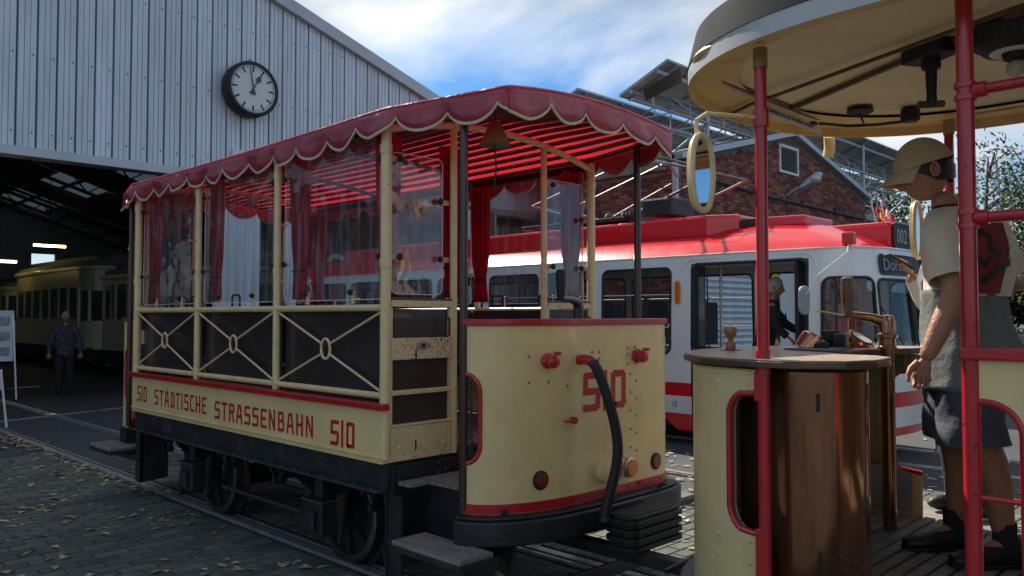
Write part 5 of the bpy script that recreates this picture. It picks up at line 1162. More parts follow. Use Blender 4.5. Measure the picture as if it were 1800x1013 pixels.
MB().tube([(4.05, 1.46, 1.615), (4.0, 1.52, 1.64), (3.93, 1.60, 1.655)], [.032, .022, .018], 12).build('crank_arm', copper, mt, smooth=True)
MB().lathe((3.93, 1.60, 1.66), (0, 0, 1), [(.02, -.02), (.026, 0), (.022, .02), (.028, .05), (.031, .12), (.029, .17), (.015, .18)], 16).build('crank_grip', woodbrown, mt, smooth=True)
MB().beam((3.95, 1.60, 1.648), (3.73, 1.66, 1.672), .02, .006).build('flat_lever', cream, mt); MB().cyl((3.93, 1.60, 1.49), (3.93, 1.60, 1.65), .006, 8).build('lever_rod', copper, mt)
text_mesh('0', .05, lambda x, y: V(4.37 + x * .75, 1.60 - x * .55, 1.36 + y), bold=.001).build('small_zero', whitep, mt, kind='stuff')
# floor, bearers, bumper, entrance posts
for k in range(32): y = -.2 + k * .066; hw = .80 if y < 1.35 else .80 * sqrt(max(.02, 1 - ((y - 1.35) / .68) ** 2)); MB().box(MC - hw, MC + hw, y, y + .048, .598, .62).build('floor_slat', woodgrey, mt)
MB().prism(sup(.80, 1.4, .60, 2.2, 20, -3), .54, .595).build('floor_frame', black, mt, bevel=.004)
MB().prism(sup(.90, 1.42, .72, 2.3, 40), .40, .515).build('bumper', black, mt, bevel=.012)
MB().box(MC - .5, MC + .5, -3, 1.5, .35, .53).build('underframe', black, mt)
MB().cyl((MC, 2.1, .30), (MC, 1.5, .30), .05, 12).build('drawgear', black, mt); MB().lathe((MC, 2.16, .30), (0, -1, 0), [(.10, 0), (.11, .02), (.11, .10), (.06, .12)], 20).build('buffer', black, mt, smooth=True)
for xs in (-1, 1):
    x = MC + xs * .86
    MB().tube([(x, .76, .5), (x, .76, 2.66)], .0255, 16).build('red_post', red, mt, smooth=True)
    for z in (1.93, 1.975, 2.335, 2.375): MB().cyl((x, .76, z - .008), (x, .76, z + .008), .032, 16).build('post_ring', red, mt)
    for z in (1.955, 2.355): MB().tube([(x, .76, z), (x, -2, z)], .017, 12).build('window_bar_tube', red, mt, smooth=True); MB().cyl((x, .735, z), (x, .70, z), .024, 14).build('tube_socket', red, mt)
    MB().box(x - .035, x + .03, -3, .785, 1.512, 1.552).build('belt_rail', red, mt, bevel=.008)
    mb = MB(); mb.box(x - .006, x + .006, -3, .60, .45, 1.512)
    arc = [(.76, 1.385)] + [(.70 - .10 * sin(t * pi / 16) + .02, 1.285 + .10 * cos(t * pi / 16)) for t in range(0, 9)]
    mb.extr([(x - .006, .76, 1.512), (x - .006, .76, 1.385)] + [(x - .006, p, q) for p, q in arc[1:]] + [(x - .006, .60, 1.285), (x - .006, .60, 1.512)], (.012, 0, 0)); mb.build('side_panel', cream, mt)
    MB().tube([(x, p, q) for p, q in arc] + [(x, .62, .6)], .012, 8).build('cutaway_rim', red, mt, smooth=True); MB().tube([(x, .76, 1.09), (x, .62, 1.09)], .009, 8).build('gate_bar', red, mt)
MB().box(MC - .84, MC + .84, -.6, -.57, .6, 2.7).build('bulkhead', olive, mt)
# roof
rim = sup(1.07, 1.0, 1.05, 2.3, 48, -3.5); rc = (MC, .8)
def rofs(d): return [(x + (rc[0] - x) / max(.01, (Vector((x, y)) - Vector(rc)).length) * d if y > 0 else x + (d if x < MC else -d), y + (rc[1] - y) / max(.01, (Vector((x, y)) - Vector(rc)).length) * d if y > 0 else y) for x, y in rim]
def band(nm, d0, z0, d1, z1, m, ns=1, f=None):
    a, b = rofs(d0), rofs(d1); mb = MB(); n = len(a)
    for (x0, y0), (x1, y1) in zip(a, b):
        for t in range(ns + 1): k = t / ns; kk = f(k) if f else k; mb.v.append(V(x0 + (x1 - x0) * k, y0 + (y1 - y0) * k, z0 + (z1 - z0) * kk))
    for i in range(n - 1):
        for t in range(ns): mb.face((i * (ns + 1) + t, (i + 1) * (ns + 1) + t, (i + 1) * (ns + 1) + t + 1, i * (ns + 1) + t + 1))
    return mb.build(nm, m, mt, smooth=True)
ceil = pbr('cream_ceiling', (.80, .67, .41), .5, var=.06, vs=2, dirt=.25, dcol=(.30, .23, .12), ds=3)
ceil2 = pbr('yellowed_ceiling_edge', (.74, .52, .21), .45, var=.1, vs=4, dirt=.3, dcol=(.2, .12, .05), ds=6)
band('roof_lip', -.012, 2.632, -.012, 2.70, pbr('light_grey_roof_lip', (.52, .52, .49), .3, var=.08, vs=4, coat=.3), 1)
band('lip_underside', -.012, 2.632, .01, 2.630, ceil2); band('inner_lip', .01, 2.630, .015, 2.675, ceil2); band('ceiling_edge', .015, 2.675, .20, 2.69, ceil2)
canvas = pbr('dark_roof_canvas', (.03, .033, .037), .8, var=.2, vs=5)
canvas.node_tree.nodes['Principled BSDF'].inputs['Specular IOR Level'].default_value = .06
band('roof_canvas_edge', -.016, 2.70, .02, 2.845, canvas, 3); band('roof_canvas', .02, 2.845, .55, 2.99, canvas, 10, lambda k: sin(min(1, k * 1.1) * pi / 2) ** .9)
MB().prism([(x, y) for x, y in rofs(.54)], 2.96, 2.992).build('roof_top', canvas, mt, bevel=.01)
MB().prism(rofs(.19), 2.705, 2.72).build('ceiling_board', ceil, mt)
ss_ = sup(.93, 1.2, .64, 4.2, 40, -3.4); MB().tube([(x, y, 2.698) for x, y in ss_], .016, 6).build('ceiling_moulding', woodbrown, mt, smooth=True); MB().tube([(x + (MC - x) * -.02, y + .025, 2.69) for x, y in ss_], .014, 6).build('moulding_bead', ceil2, mt, smooth=True)
MB().box(3.58, 4.26, 1.862, 1.866, 2.632, 2.676).build('notice_strip', whitep, mt)
text_mesh('Jede Unterhaltung mit dem Wagenführer verboten', .034, lambda x, y: V(3.60 + x * .80, 1.8595, 2.645 + y), bold=.0006).build('notice_text', blackp, mt, kind='stuff')
MB().tube([(3.60, 2.02, 2.655), (3.55, 1.9, 2.665), (2.86, .2, 2.67)], .009, 8).build('bell_pull_rod', woodbrown, mt); MB().tube([(3.60 + .02 * cos(t), 2.03 + .02 * sin(t), 2.65) for t in [i * pi / 4 for i in range(8)]], .005, 5, closed=True).build('rod_eye', iron, mt)
MB().tube([(3.85, 1.83, 2.69), (3.40, 1.08, 2.69), (2.95, .3, 2.69)], .013, 8).build('cable_trunking', woodbrown, mt)
lf = MB(); lf.obox((3.36, 1.03, 2.675), V(.07, .11, 0) * .8, V(-.05, .03, 0), (0, 0, .028)); lf = lf.build('lamp_switch', rubber, mt, bevel=.01)
MB().lathe((3.36, 1.03, 2.65), (0, 0, -1), [(.035, 0), (.035, .04), (.022, .045), (.02, .09), (.018, .15), (.02, .16), (.012, .19)], 14).build('switch_stem', rubber, lf, smooth=True); MB().cyl((3.33, 1.07, 2.47), (3.40, 1.0, 2.475), .014, 10).build('switch_handle', woodbrown, lf, smooth=True)
cl = MB().lathe((3.34, .74, 2.704), (0, 0, -1), [(.14, 0), (.15, .02), (.135, .07), (.10, .10), (.09, .10)], 32).build('ceiling_lamp', rubber, mt, smooth=True)
rb = MB()
for k in range(32): a = 2 * pi * k / 32; rb.beam((3.34 + .147 * cos(a), .74 + .147 * sin(a), 2.67), (3.34 + .13 * cos(a), .74 + .13 * sin(a), 2.63), .008)
rb.build('lamp_rib', iron, cl, kind='stuff'); MB().lathe((3.34, .74, 2.606), (0, 0, -1), [(.085, 0), (.08, .006)], 28).build('lamp_reflector', whitep, cl); MB().lathe((3.34, .74, 2.60), (0, 0, -1), [(.045, 0), (.04, .02), (.025, .03)], 18).build('lamp_holder', rubber, cl, smooth=True); MB().ball((3.34, .74, 2.545), .033, 16).build('bulb', bulbm, cl, smooth=True)
bl = MB().lathe((4.12, 1.60, 2.70), (0, 0, -1), [(.06, 0), (.065, .02), (.05, .03)], 20).build('alarm_bell', rubber, mt, smooth=True); MB().lathe((4.30, 1.42, 2.70), (0, 0, -1), [(.04, 0), (.045, .01), (.045, .06), (.035, .07)], 20).build('bell_dome', rubber, bl, smooth=True)
MB().tube([(4.27, 1.44, 2.63), (4.2, 1.55, 2.62), (4.17, 1.68, 2.63), (4.05, 1.78, 2.64)], .008, 6).build('bell_lever', iron, bl); MB().tube([(4.12, 1.60, 2.665), (4.18, 1.6, 2.62), (4.16, 1.7, 2.63)], .007, 6).build('bell_arm', iron, bl); MB().ball((4.03, 1.80, 2.64), .022, 10, (1.6, .8, .5)).build('bell_hammer', iron, bl)
MB().cyl((3.05, 1.52, 2.88), (3.05, 1.52, 3.10), .06, 24).build('roof_lamp_socket', black, mt, smooth=True); MB().lathe((3.05, 1.52, 2.86), (0, 0, 1), [(.075, 0), (.07, .2)], 24).build('socket_base', woodbrown, mt)
MB().extr([(2.99, 1.93, 2.72), (2.90, 2.06, 2.64), (3.0, 2.12, 2.62), (3.10, 1.99, 2.70)], (0, 0, .006)).build('rain_flap', iron, mt)
MB().tube([(4.45, 1.9, 2.66), (4.50, 1.92, 2.60), (4.5, 1.93, 2.55)], .03, 10).build('roof_horn', ceil2, mt, smooth=True)
MB().box(4.47, 4.95, 1.15, 1.75, .55, .597).build('boarding_step', woodgrey, mt, bevel=.005); MB().box(4.47, 4.9, 1.2, 1.25, .3, .549).build('step_bracket', black, mt)
def mirror(label, x, y, z, px, py, pz, w=.07, h=.137):
    t = thing('rear_view_mirror', label, 'mirror', (x, y, z - h)); ov = [V(x + w * (abs(cos(a)) ** .8) * (1 if cos(a) > 0 else -1), y, z + h * sin(a)) for a in [i * 2 * pi / 36 for i in range(36)]]
    MB().extr([p + V(0, .012, 0) for p in ov], (0, .02, 0)).build('mirror_back', cream, t, bevel=.006); MB().tube([p + V(0, .008, 0) for p in ov], .012, 8, closed=True).build('mirror_frame', cream_pipe, t, smooth=True)
    MB().extr([V(x + (p.x - x) * .95, y + .006, z + (p.z - z) * .97) for p in ov], (0, .004, 0)).build('mirror_glass', mirrorm, t)
    MB().tube([(px, py, pz), (x + .05 * (1 if px > x else -1), y + .02, pz + .0), (x + .0, y + .03, pz - .03), (x, y + .03, z)], .008, 8).build('mirror_arm', cream_pipe, t, smooth=True)
mirror('oval cream framed mirror on an arm left of the red post', 2.555, 1.55, 2.168, DPM[0][0], DPM[0][1], 2.395)
mirror('second cream framed mirror behind the man in the cap', 4.62, 1.49, 2.11, DPM[-1][0], DPM[-1][1], 2.4, .06, .15)

# ================================================================== PEOPLE
RT, FW = V(.7034, -.7108, 0), V(.7108, .7034, 0)
def skin_mb(nodes, edges, root, sub=2):
    me = bpy.data.meshes.new('sk'); names = list(nodes); me.from_pydata([tuple(nodes[n][0]) for n in names], [(names.index(a), names.index(b)) for a, b in edges], [])
    ob = bpy.data.objects.new('sk', me); COL.objects.link(ob); md = ob.modifiers.new('s', 'SKIN'); md.use_smooth_shade = True; md.branch_smoothing = .6
    for i, n in enumerate(names):
        r = nodes[n][1]; d = me.skin_vertices[0].data[i]; d.radius = r if isinstance(r, tuple) else (r, r); d.use_root = (n == root)
    sb = ob.modifiers.new('u', 'SUBSURF'); sb.levels = sub; sb.render_levels = sub
    m2 = bpy.data.meshes.new_from_object(ob.evaluated_get(bpy.context.evaluated_depsgraph_get())); mb = MB(); mb.v = [v.co.copy() for v in m2.vertices]
    for p in m2.polygons: mb.face(p.vertices)
    bpy.data.objects.remove(ob); bpy.data.meshes.remove(me); bpy.data.meshes.remove(m2); return mb
def head_geo(n=40):
    """head in local space: centre 0, looks along +x, z up, about 0.23 high"""
    mb = MB(); g_ = lambda x, y, z, c, s: math.exp(-(((x - c[0]) / s[0]) ** 2 + ((y - c[1]) / s[1]) ** 2 + ((z - c[2]) / s[2]) ** 2))
    def f(a, b):
        th = 2 * pi * a; ph = pi * b; x, y, z = cos(th) * sin(ph), sin(th) * sin(ph), cos(ph)
        p = V(x * .097, y * .075, z * .118)
        if z < 0: k = -z; p.x += .012 * k * (x > 0) ; p.y *= 1 - .22 * k; p.x -= .018 * k * (1 if x < 0 else 0) * -1 if x < 0 else 0
        if x < 0 and z < -.2: p.x *= 1 - .35 * (-z - .2)
        X, Yy, Z = p
        p.x += .030 * g_(X, Yy, Z, (.1, 0, -.022), (.05, .016, .022)) + .010 * g_(X, Yy, Z, (.1, 0, .005), (.05, .011, .022))
        p.x += .008 * g_(X, Yy, Z, (.09, 0, .035), (.05, .05, .012)) + .012 * g_(X, Yy, Z, (.08, 0, -.098), (.06, .026, .02)) + .009 * g_(X, Yy, Z, (.09, 0, -.058), (.05, .022, .007)) + .008 * g_(X, Yy, Z, (.09, 0, -.072), (.05, .02, .007))
        for s_ in (-1, 1): p.x -= .012 * g_(X, Yy, Z, (.09, s_ * .032, .012), (.05, .016, .011)); p.x += .005 * g_(X, Yy, Z, (.09, s_ * .032, .011), (.05, .009, .006)); 
        return p
    mb.grid(f, 64, 48)
    for s_ in (-1, 1):
        for k, (r0, r1) in enumerate(((.024, .006), (.013, .005))): mb.tube([V(-.005 + r0 * .62 * cos(t) - .006 * sin(t), s_ * (.074 + .010 - .004 * k), -.008 + r0 * 1.05 * sin(t)) for t in [i * 2 * pi / 14 for i in range(14)]], r1, 6, closed=True)
        mb.ball((-.006, s_ * .076, -.008), .018, 10, (.9, .35, 1.3))
    return mb
def hair_geo(m=1.07, low=-.25, front=.55):
    mb = MB(); base = head_geo()
    def f(a, b):
        th = 2 * pi * a; fr = cos(th); phm = pi * (.30 + .33 * (1 - max(0, fr)) ** .8 + .10 * max(0, -fr)) ; ph = phm * b; x, y, z = cos(th) * sin(ph), sin(th) * sin(ph), cos(ph)
        p = V(x * .097, y * .075, z * .118) * m; p *= 1 + .012 * sin(th * 9 + ph * 5); return p
    mb.grid(f, 40, 16); return mb
def frame(pos, yaw, pitch=0, roll=0, sc=1): return Matrix.Translation(pos) @ Matrix.Rotation(yaw, 4, 'Z') @ Matrix.Rotation(pitch, 4, 'Y') @ Matrix.Rotation(roll, 4, 'X') @ Matrix.Scale(sc, 4)
def hand_geo(curl=.5, side=1):
    """hand hangs along -z from the wrist at 0, palm faces +y*side, thumb towards +x; about .18 long"""
    mb = skin_mb({'w': (V(0, 0, .01), (.024, .019)), 'p': (V(0, 0, -.035), (.033, .016)), 'k': (V(0, 0, -.075), (.037, .014))}, [('w', 'p'), ('p', 'k')], 'w', 1)
    for k, (x, L) in enumerate(((.029, .072), (.010, .082), (-.010, .076), (-.028, .058))):
        pts = [V(x * .8, 0, -.06)]; a = .12 + curl * .25; d = V(x * .12, 0, -1)
        for j, f in enumerate((.45, .30, .25)):
            l = L * f; pts.append(pts[-1] + V(x * .15 * l, side * sin(a) * l, -cos(a) * l)); a += curl * (.55 + .12 * k)
        pts.insert(1, V(x, 0, -.078)); mb.tube(pts, [.011, .0105, .0095, .0085, .006], 10)
    mb.tube([V(.022, 0, -.015), V(.045, side * .012, -.045), V(.052, side * .026, -.075), V(.048, side * .036, -.098)], [.015, .013, .0105, .007], 10)
    return mb
def limb(mb, pts, rs, n=18, rings=24, wr=0, sd=0, flat=1):
    """smooth tapered sleeve or leg along a polyline with cloth folds"""
    P = [Vector(p) for p in pts]; L = [0]
    for a, b in zip(P, P[1:]): L.append(L[-1] + (b - a).length)
    def at(t):
        d = t * L[-1]
        for k in range(len(P) - 1):
            if d <= L[k + 1] + 1e-9: f = (d - L[k]) / (L[k + 1] - L[k]); f2 = f; return P[k].lerp(P[k + 1], f2), rs[k] + (rs[k + 1] - rs[k]) * (f * f * (3 - 2 * f))
        return P[-1], rs[-1]
    path, rad = [], []
    for k in range(rings + 1): p, r = at(k / rings); path.append(p); rad.append(r)
    for _ in range(3): path = [path[0]] + [(path[k - 1] + path[k] * 2 + path[k + 1]) / 4 for k in range(1, rings)] + [path[-1]]
    i0 = len(mb.v); mb.tube(path, rad, n, caps=False)
    if wr:
        for k in range(rings + 1):
            for j in range(n):
                q = mb.v[i0 + k * n + j]; c_ = path[k]; a = 2 * pi * j / n; w = 1 + wr * (sin(3 * a + k * .55 + sd) * .5 + sin(2 * a - k * .9 + sd * 2) * .5 + .4 * sin(7 * a + k * 1.7)); mb.v[i0 + k * n + j] = c_ + (q - c_) * w
    return mb
def rings(mb, rr, n=40, wr=0, sd=0, cap=True):
    """torso built from oval rings: (centre, half width, half depth, yaw)"""
    i = len(mb.v); m = []
    sub_ = 5
    for a, b in zip(rr, rr[1:]):
        for t in range(sub_): f = t / sub_; f = f * f * (3 - 2 * f) * .5 + f * .5; m.append((Vector(a[0]).lerp(Vector(b[0]), f), a[1] + (b[1] - a[1]) * f, a[2] + (b[2] - a[2]) * f, a[3] + (b[3] - a[3]) * f))
    m.append((Vector(rr[-1][0]), *rr[-1][1:]))
    for k, (c_, w, d, y) in enumerate(m):
        for j in range(n):
            a = 2 * pi * j / n; e = 1 + wr * (sin(5 * a + k * .5 + sd) + .7 * sin(9 * a - k * .35 + sd) + .6 * sin(3 * a + k * .8)) * .5; ca, sa = cos(a), sin(a); sx = abs(ca) ** .85 * (1 if ca > 0 else -1); sy = abs(sa) ** .85 * (1 if sa > 0 else -1)
            x, yy = sx * w * e, sy * d * e; mb.v.append(c_ + V(x * cos(y) - yy * sin(y), x * sin(y) + yy * cos(y), 0))
    for k in range(len(m) - 1):
        for j in range(n): j2 = (j + 1) % n; mb.face((i + k * n + j, i + k * n + j2, i + (k + 1) * n + j2, i + (k + 1) * n + j))
    if cap: mb.face([i + j for j in range(n)][::-1]); mb.face([i + (len(m) - 1) * n + j for j in range(n)])
    return mb

# --- main figure: man in cap on the motor tram platform
O = FW * 3.46 + RT * 1.925; O.z = 0; YB = atan2(RT.y, RT.x)       # ring yaw 0 = across the picture
W = lambda r, f, z: O + RT * r + FW * f + V(0, 0, z)
man = thing('person', 'man in beige cap and cream t-shirt standing with bowed head on the platform', 'person', (O.x, O.y, .62))
ty = YB + radians(24)      # shoulder line turned away
Lsh, Rsh = W(-.14, -.10, 2.03), W(.19, .09, 2.035)
Lel, Lwr = W(-.145, -.22, 1.735), W(-.275, -.22, 1.465)
Rel, Rwr = W(.27, .10, 1.78), W(.48, .18, 1.83)
neck0, hc = W(-.03, .02, 2.08), W(-.135, .02, 2.275)
body = skin_mb({
    'pelvis': (W(0, 0, 1.50), (.15, .11)), 'waist': (W(.0, 0, 1.68), (.135, .10)), 'chest': (W(.01, 0, 1.88), (.15, .11)), 'top': (W(.0, .01, 2.02), (.10, .085)), 'neck': (neck0 + V(0, 0, .03), .062), 'skull': (hc + RT * .045 + V(0, 0, -.09), .060),
    'lsh': (Lsh, .055), 'lua': (Lsh.lerp(Lel, .4), .056), 'lel': (Lel, .047), 'lfa': (Lel.lerp(Lwr, .3), .052), 'lwr': (Lwr, .031), 
    'rsh': (Rsh, .055), 'rua': (Rsh.lerp(Rel, .45), .048), 'rel': (Rel, .040), 'rfa': (Rel.lerp(Rwr, .35), .041), 'rwr': (Rwr, .026),
    'lhip': (W(-.02, -.085, 1.44), .095), 'lth': (W(-.02, -.10, 1.28), .085), 'lkn': (W(.03, -.10, 1.10), .066), 'lca': (W(.07, -.10, .97), .068), 'lan': (W(.10, -.11, .71), .042), 'lft': (W(0, -.11, .665), .036),
    'rhip': (W(.03, .085, 1.44), .095), 'rth': (W(.01, .10, 1.28), .085), 'rkn': (W(.02, .11, 1.10), .066), 'rca': (W(.05, .12, .97), .066), 'ran': (W(.03, .14, .71), .040), 'rft': (W(-.08, .14, .665), .036)},
    [('pelvis', 'waist'), ('waist', 'chest'), ('chest', 'top'), ('top', 'neck'), ('neck', 'skull'), ('top', 'lsh'), ('lsh', 'lua'), ('lua', 'lel'), ('lel', 'lfa'), ('lfa', 'lwr'), ('top', 'rsh'), ('rsh', 'rua'), ('rua', 'rel'), ('rel', 'rfa'), ('rfa', 'rwr'),
     ('pelvis', 'lhip'), ('lhip', 'lth'), ('lth', 'lkn'), ('lkn', 'lca'), ('lca', 'lan'), ('lan', 'lft'), ('pelvis', 'rhip'), ('rhip', 'rth'), ('rth', 'rkn'), ('rkn', 'rca'), ('rca', 'ran'), ('ran', 'rft')], 'pelvis', 2)
faceyaw = atan2(-RT.y, -RT.x) + radians(-8); HM = frame(hc, faceyaw, radians(24), 0, 1.06)
body.add(head_geo(), HM)
def aim(mbh, wrist, elbow, palm):   # orient a hand so that -z follows the forearm and +x is the thumb side
    d = (wrist - elbow).normalized(); z = -d; x = palm - z * palm.dot(z); x.normalize(); y = z.cross(x); m = Matrix((x, y, z)).transposed().to_4x4(); m.translation = wrist - d * .008; return m
body.add(hand_geo(.75, 1), aim(None, Lwr, Lwr + (Lel - Lwr) * .45 + V(0, 0, .16), -RT + FW * .35)); body.add(hand_geo(.6, -1), aim(None, Rwr, Rel, V(0, 0, 1)))
body.build('body', skin, man, smooth=True)
fc = MB()
for s_ in (-1, 1): fc.tube([V(.086, s_ * .018, .034), V(.090, s_ * .033, .040), V(.078, s_ * .050, .032)], [.003, .0045, .002], 6); fc.ball((.0835, s_ * .032, .012), .0075, 10, (.5, 1.4, .55))
f2 = MB(); f2.add(fc, HM); f2.build('eyes_and_brows', hairm, man, smooth=True)
hh = MB(); hh.add(hair_geo(1.06), HM); hh.build('hair', hairm, man, smooth=True)
cap_ = MB(); cm_ = MB()
def capf(a, b): th = 2 * pi * a; ph = pi * .47 * b; e = 1.17 + .02 * cos(6 * th) * sin(ph); return V(.098 * e * cos(th) * sin(ph), .082 * e * sin(th) * sin(ph), .012 + .115 * 1.10 * cos(ph))
cm_.grid(capf, 48, 14)
cap_.add(cm_, HM @ Matrix.Rotation(radians(-7), 4, 'Y')); co = cap_.build('cap', capm, man, smooth=True, solid=.004)
br = MB(); br.grid(lambda a, b: V(.108 * cos((a - .5) * 2.4) + .075 * b * cos((a - .5) * 1.8), .088 * sin((a - .5) * 2.4) * (1 + .02 * b), .030 - .032 * b - .012 * b * b - .03 * abs(a - .5) ** 2 * 4 * (.3 + b * .5)), 20, 8); b2 = MB(); b2.add(br, HM @ Matrix.Rotation(radians(-9), 4, 'Y')); b2.build('cap_peak', capm, co, smooth=True, solid=.005)
st = MB(); st.add(MB().tube([V(-.112 * cos(t), .088 * sin(t), .012) for t in [(-1 + k / 6) * 1.0 for k in range(13)]], .009, 6), HM); st.build('cap_strap', blackcloth, co)
# t-shirt
ts = MB(); rings(ts, [(W(.03, 0, 1.73), .18, .14, ty), (W(.035, 0, 1.80), .19, .145, ty), (W(.035, 0, 1.90), .205, .15, ty), (W(.03, .0, 1.98), .21, .14, ty), (W(.015, .005, 2.045), .19, .115, ty), (W(-.015, .01, 2.085), .125, .085, ty), (W(-.03, .015, 2.115), .068, .070, ty)], 48, .035, 1)
limb(ts, [Lsh + (Rsh - Lsh) * .16 + V(0, 0, .0), Lsh + V(0, 0, -.03), Lsh.lerp(Lel, .45), Lsh.lerp(Lel, .80)], [.075, .082, .078, .086], 22, 16, .05, 2); limb(ts, [Rsh + (Lsh - Rsh) * .16, Rsh + V(0, 0, -.03), Rsh.lerp(Rel, .45), Rsh.lerp(Rel, .80)], [.075, .082, .078, .086], 22, 16, .05, 4)
ts.build('t_shirt', tee, man, smooth=True)
MB().tube([W(-.033, .015, 2.115) + (RT * cos(t) * .066 + FW * sin(t) * .066) for t in [i * pi / 8 for i in range(16)]], .009, 6, closed=True).build('collar_band', blackcloth, man, smooth=True)
# printed emblem on the back: a patch that follows the shirt
ax_, ay_ = V(cos(ty), sin(ty), 0), V(-sin(ty), cos(ty), 0)
def back(a, z, o=.006):     # a in -1..1 across the back
    k = (z - 1.73) / .35; w = .186 + .024 * sin(min(1, max(0, k)) * pi * .6); d = .142 + .01 * sin(max(0, min(1, k)) * pi * .7); an = -pi / 2 + a; ca, sa = cos(an), sin(an); sx = abs(ca) ** .85 * (1 if ca > 0 else -1); sy = abs(sa) ** .85 * (1 if sa > 0 else -1)
    return W(.034, 0, z) + ax_ * sx * (w + o) * 1.03 + ay_ * sy * (d + o) * 1.05
patch = pbr('red_black_shirt_print', (.20, .02, .028), .8, var=.1)
em = MB(); em.grid(lambda a, b: back(-.72 + (.80 - .30 * abs(b - .6)) * a, 1.74 + .29 * b, .008), 12, 10); em.build('shirt_print', patch, man, smooth=True)
for k, (a0, z0) in enumerate(((-.62, 1.96), (-.4, 1.90), (-.64, 1.86), (-.24, 1.84), (-.54, 1.79))):
    e2 = MB(); e2.grid(lambda a, b: back(a0 + .32 * a, z0 + .03 * b + .015 * sin(a * 5 + k), .0095), 6, 3); e2.build('print_patch', blackp, man, smooth=True)
e2 = MB(); e2.tube([back(.10 + .05 * sin(t * 1.9), 1.88 + .012 * t, .012) for t in range(9)], .006, 5); e2.build('print_crest', whitep, man, smooth=True)
# grey wrap tied round the waist and shorts
wr_ = MB(); rings(wr_, [(W(.04, -.02, 1.34), .225, .20, ty), (W(.035, -.015, 1.48), .205, .175, ty), (W(.02, 0, 1.62), .18, .15, ty), (W(.01, 0, 1.76), .168, .138, ty)], 48, .05, 3, cap=False); wr_.build('waist_wrap', greycloth, man, smooth=True, solid=.004)
sh_ = MB(); rings(sh_, [(W(.0, 0, 1.36), .165, .15, ty), (W(0, 0, 1.5), .165, .14, ty), (W(0, 0, 1.66), .15, .125, ty)], 40, .02, 2); limb(sh_, [W(-.02, -.075, 1.47), W(-.03, -.095, 1.30), W(-.02, -.10, 1.12)], [.12, .125, .135], 24, 16, .05, 5); limb(sh_, [W(.03, .08, 1.47), W(.02, .10, 1.30), W(.02, .11, 1.12)], [.12, .125, .13], 24, 16, .05, 7); sh_.build('shorts', navy, man, smooth=True)
def shoe_(r0, f0, dr):
    mb = MB(); c0 = W(r0, f0, 0); n = 14; out = [(-.10 - .0, .0)]
    i = 0
    secs = [(.10, .036, .10), (.07, .044, .125), (.02, .047, .12), (-.04, .050, .095), (-.11, .056, .072), (-.17, .054, .06), (-.215, .034, .045)]
    for q, w, h in secs:
        c_ = c0 + RT * q * 1.0; 
        for j in range(n): a = 2 * pi * j / n; mb.v.append(c_ + FW * w * cos(a) + V(0, 0, .622 + max(0, h * .5 + h * .55 * sin(a))))
    for k in range(len(secs) - 1):
        for j in range(n): j2 = (j + 1) % n; mb.face((k * n + j, k * n + j2, (k + 1) * n + j2, (k + 1) * n + j))
    mb.face(range(n - 1, -1, -1)); mb.face(range((len(secs) - 1) * n, len(secs) * n)); s_ = mb.build('shoe', shoe, man, smooth=True)
    MB().prism([(p.x, p.y) for p in [c0 + RT * q + FW * w for q, w in ((.112, .03), (.108, -.034), (.0, -.046), (-.14, -.06), (-.22, -.026), (-.225, .026), (-.14, .058), (0, .05))]], .6205, .640).build('shoe_sole', rubber, s_, bevel=.004)
    la = MB()
    for t in range(5): p = c0 + RT * (-.02 - .022 * t) + V(0, 0, .622 + .085 - .009 * t); la.tube([p - FW * .028, p + V(0, 0, .008), p + FW * .028], .003, 5)
    la.tube([c0 + RT * -.02 + V(0, 0, .715) + RT * .03 * cos(t) - FW * .03 * sin(t) for t in [k * .5 for k in range(12)]], .0025, 5); la.build('shoe_lace', greyint, s_)
shoe_(.095, -.11, 1); shoe_(.025, .14, 1)
for r0, f0 in ((.10, -.11), (.03, .14)): limb(MB(), [W(r0, f0, .69), W(r0 - .003, f0, .80)], [.046, .046], 16, 6, .03).build('sock', blackcloth, man, smooth=True)

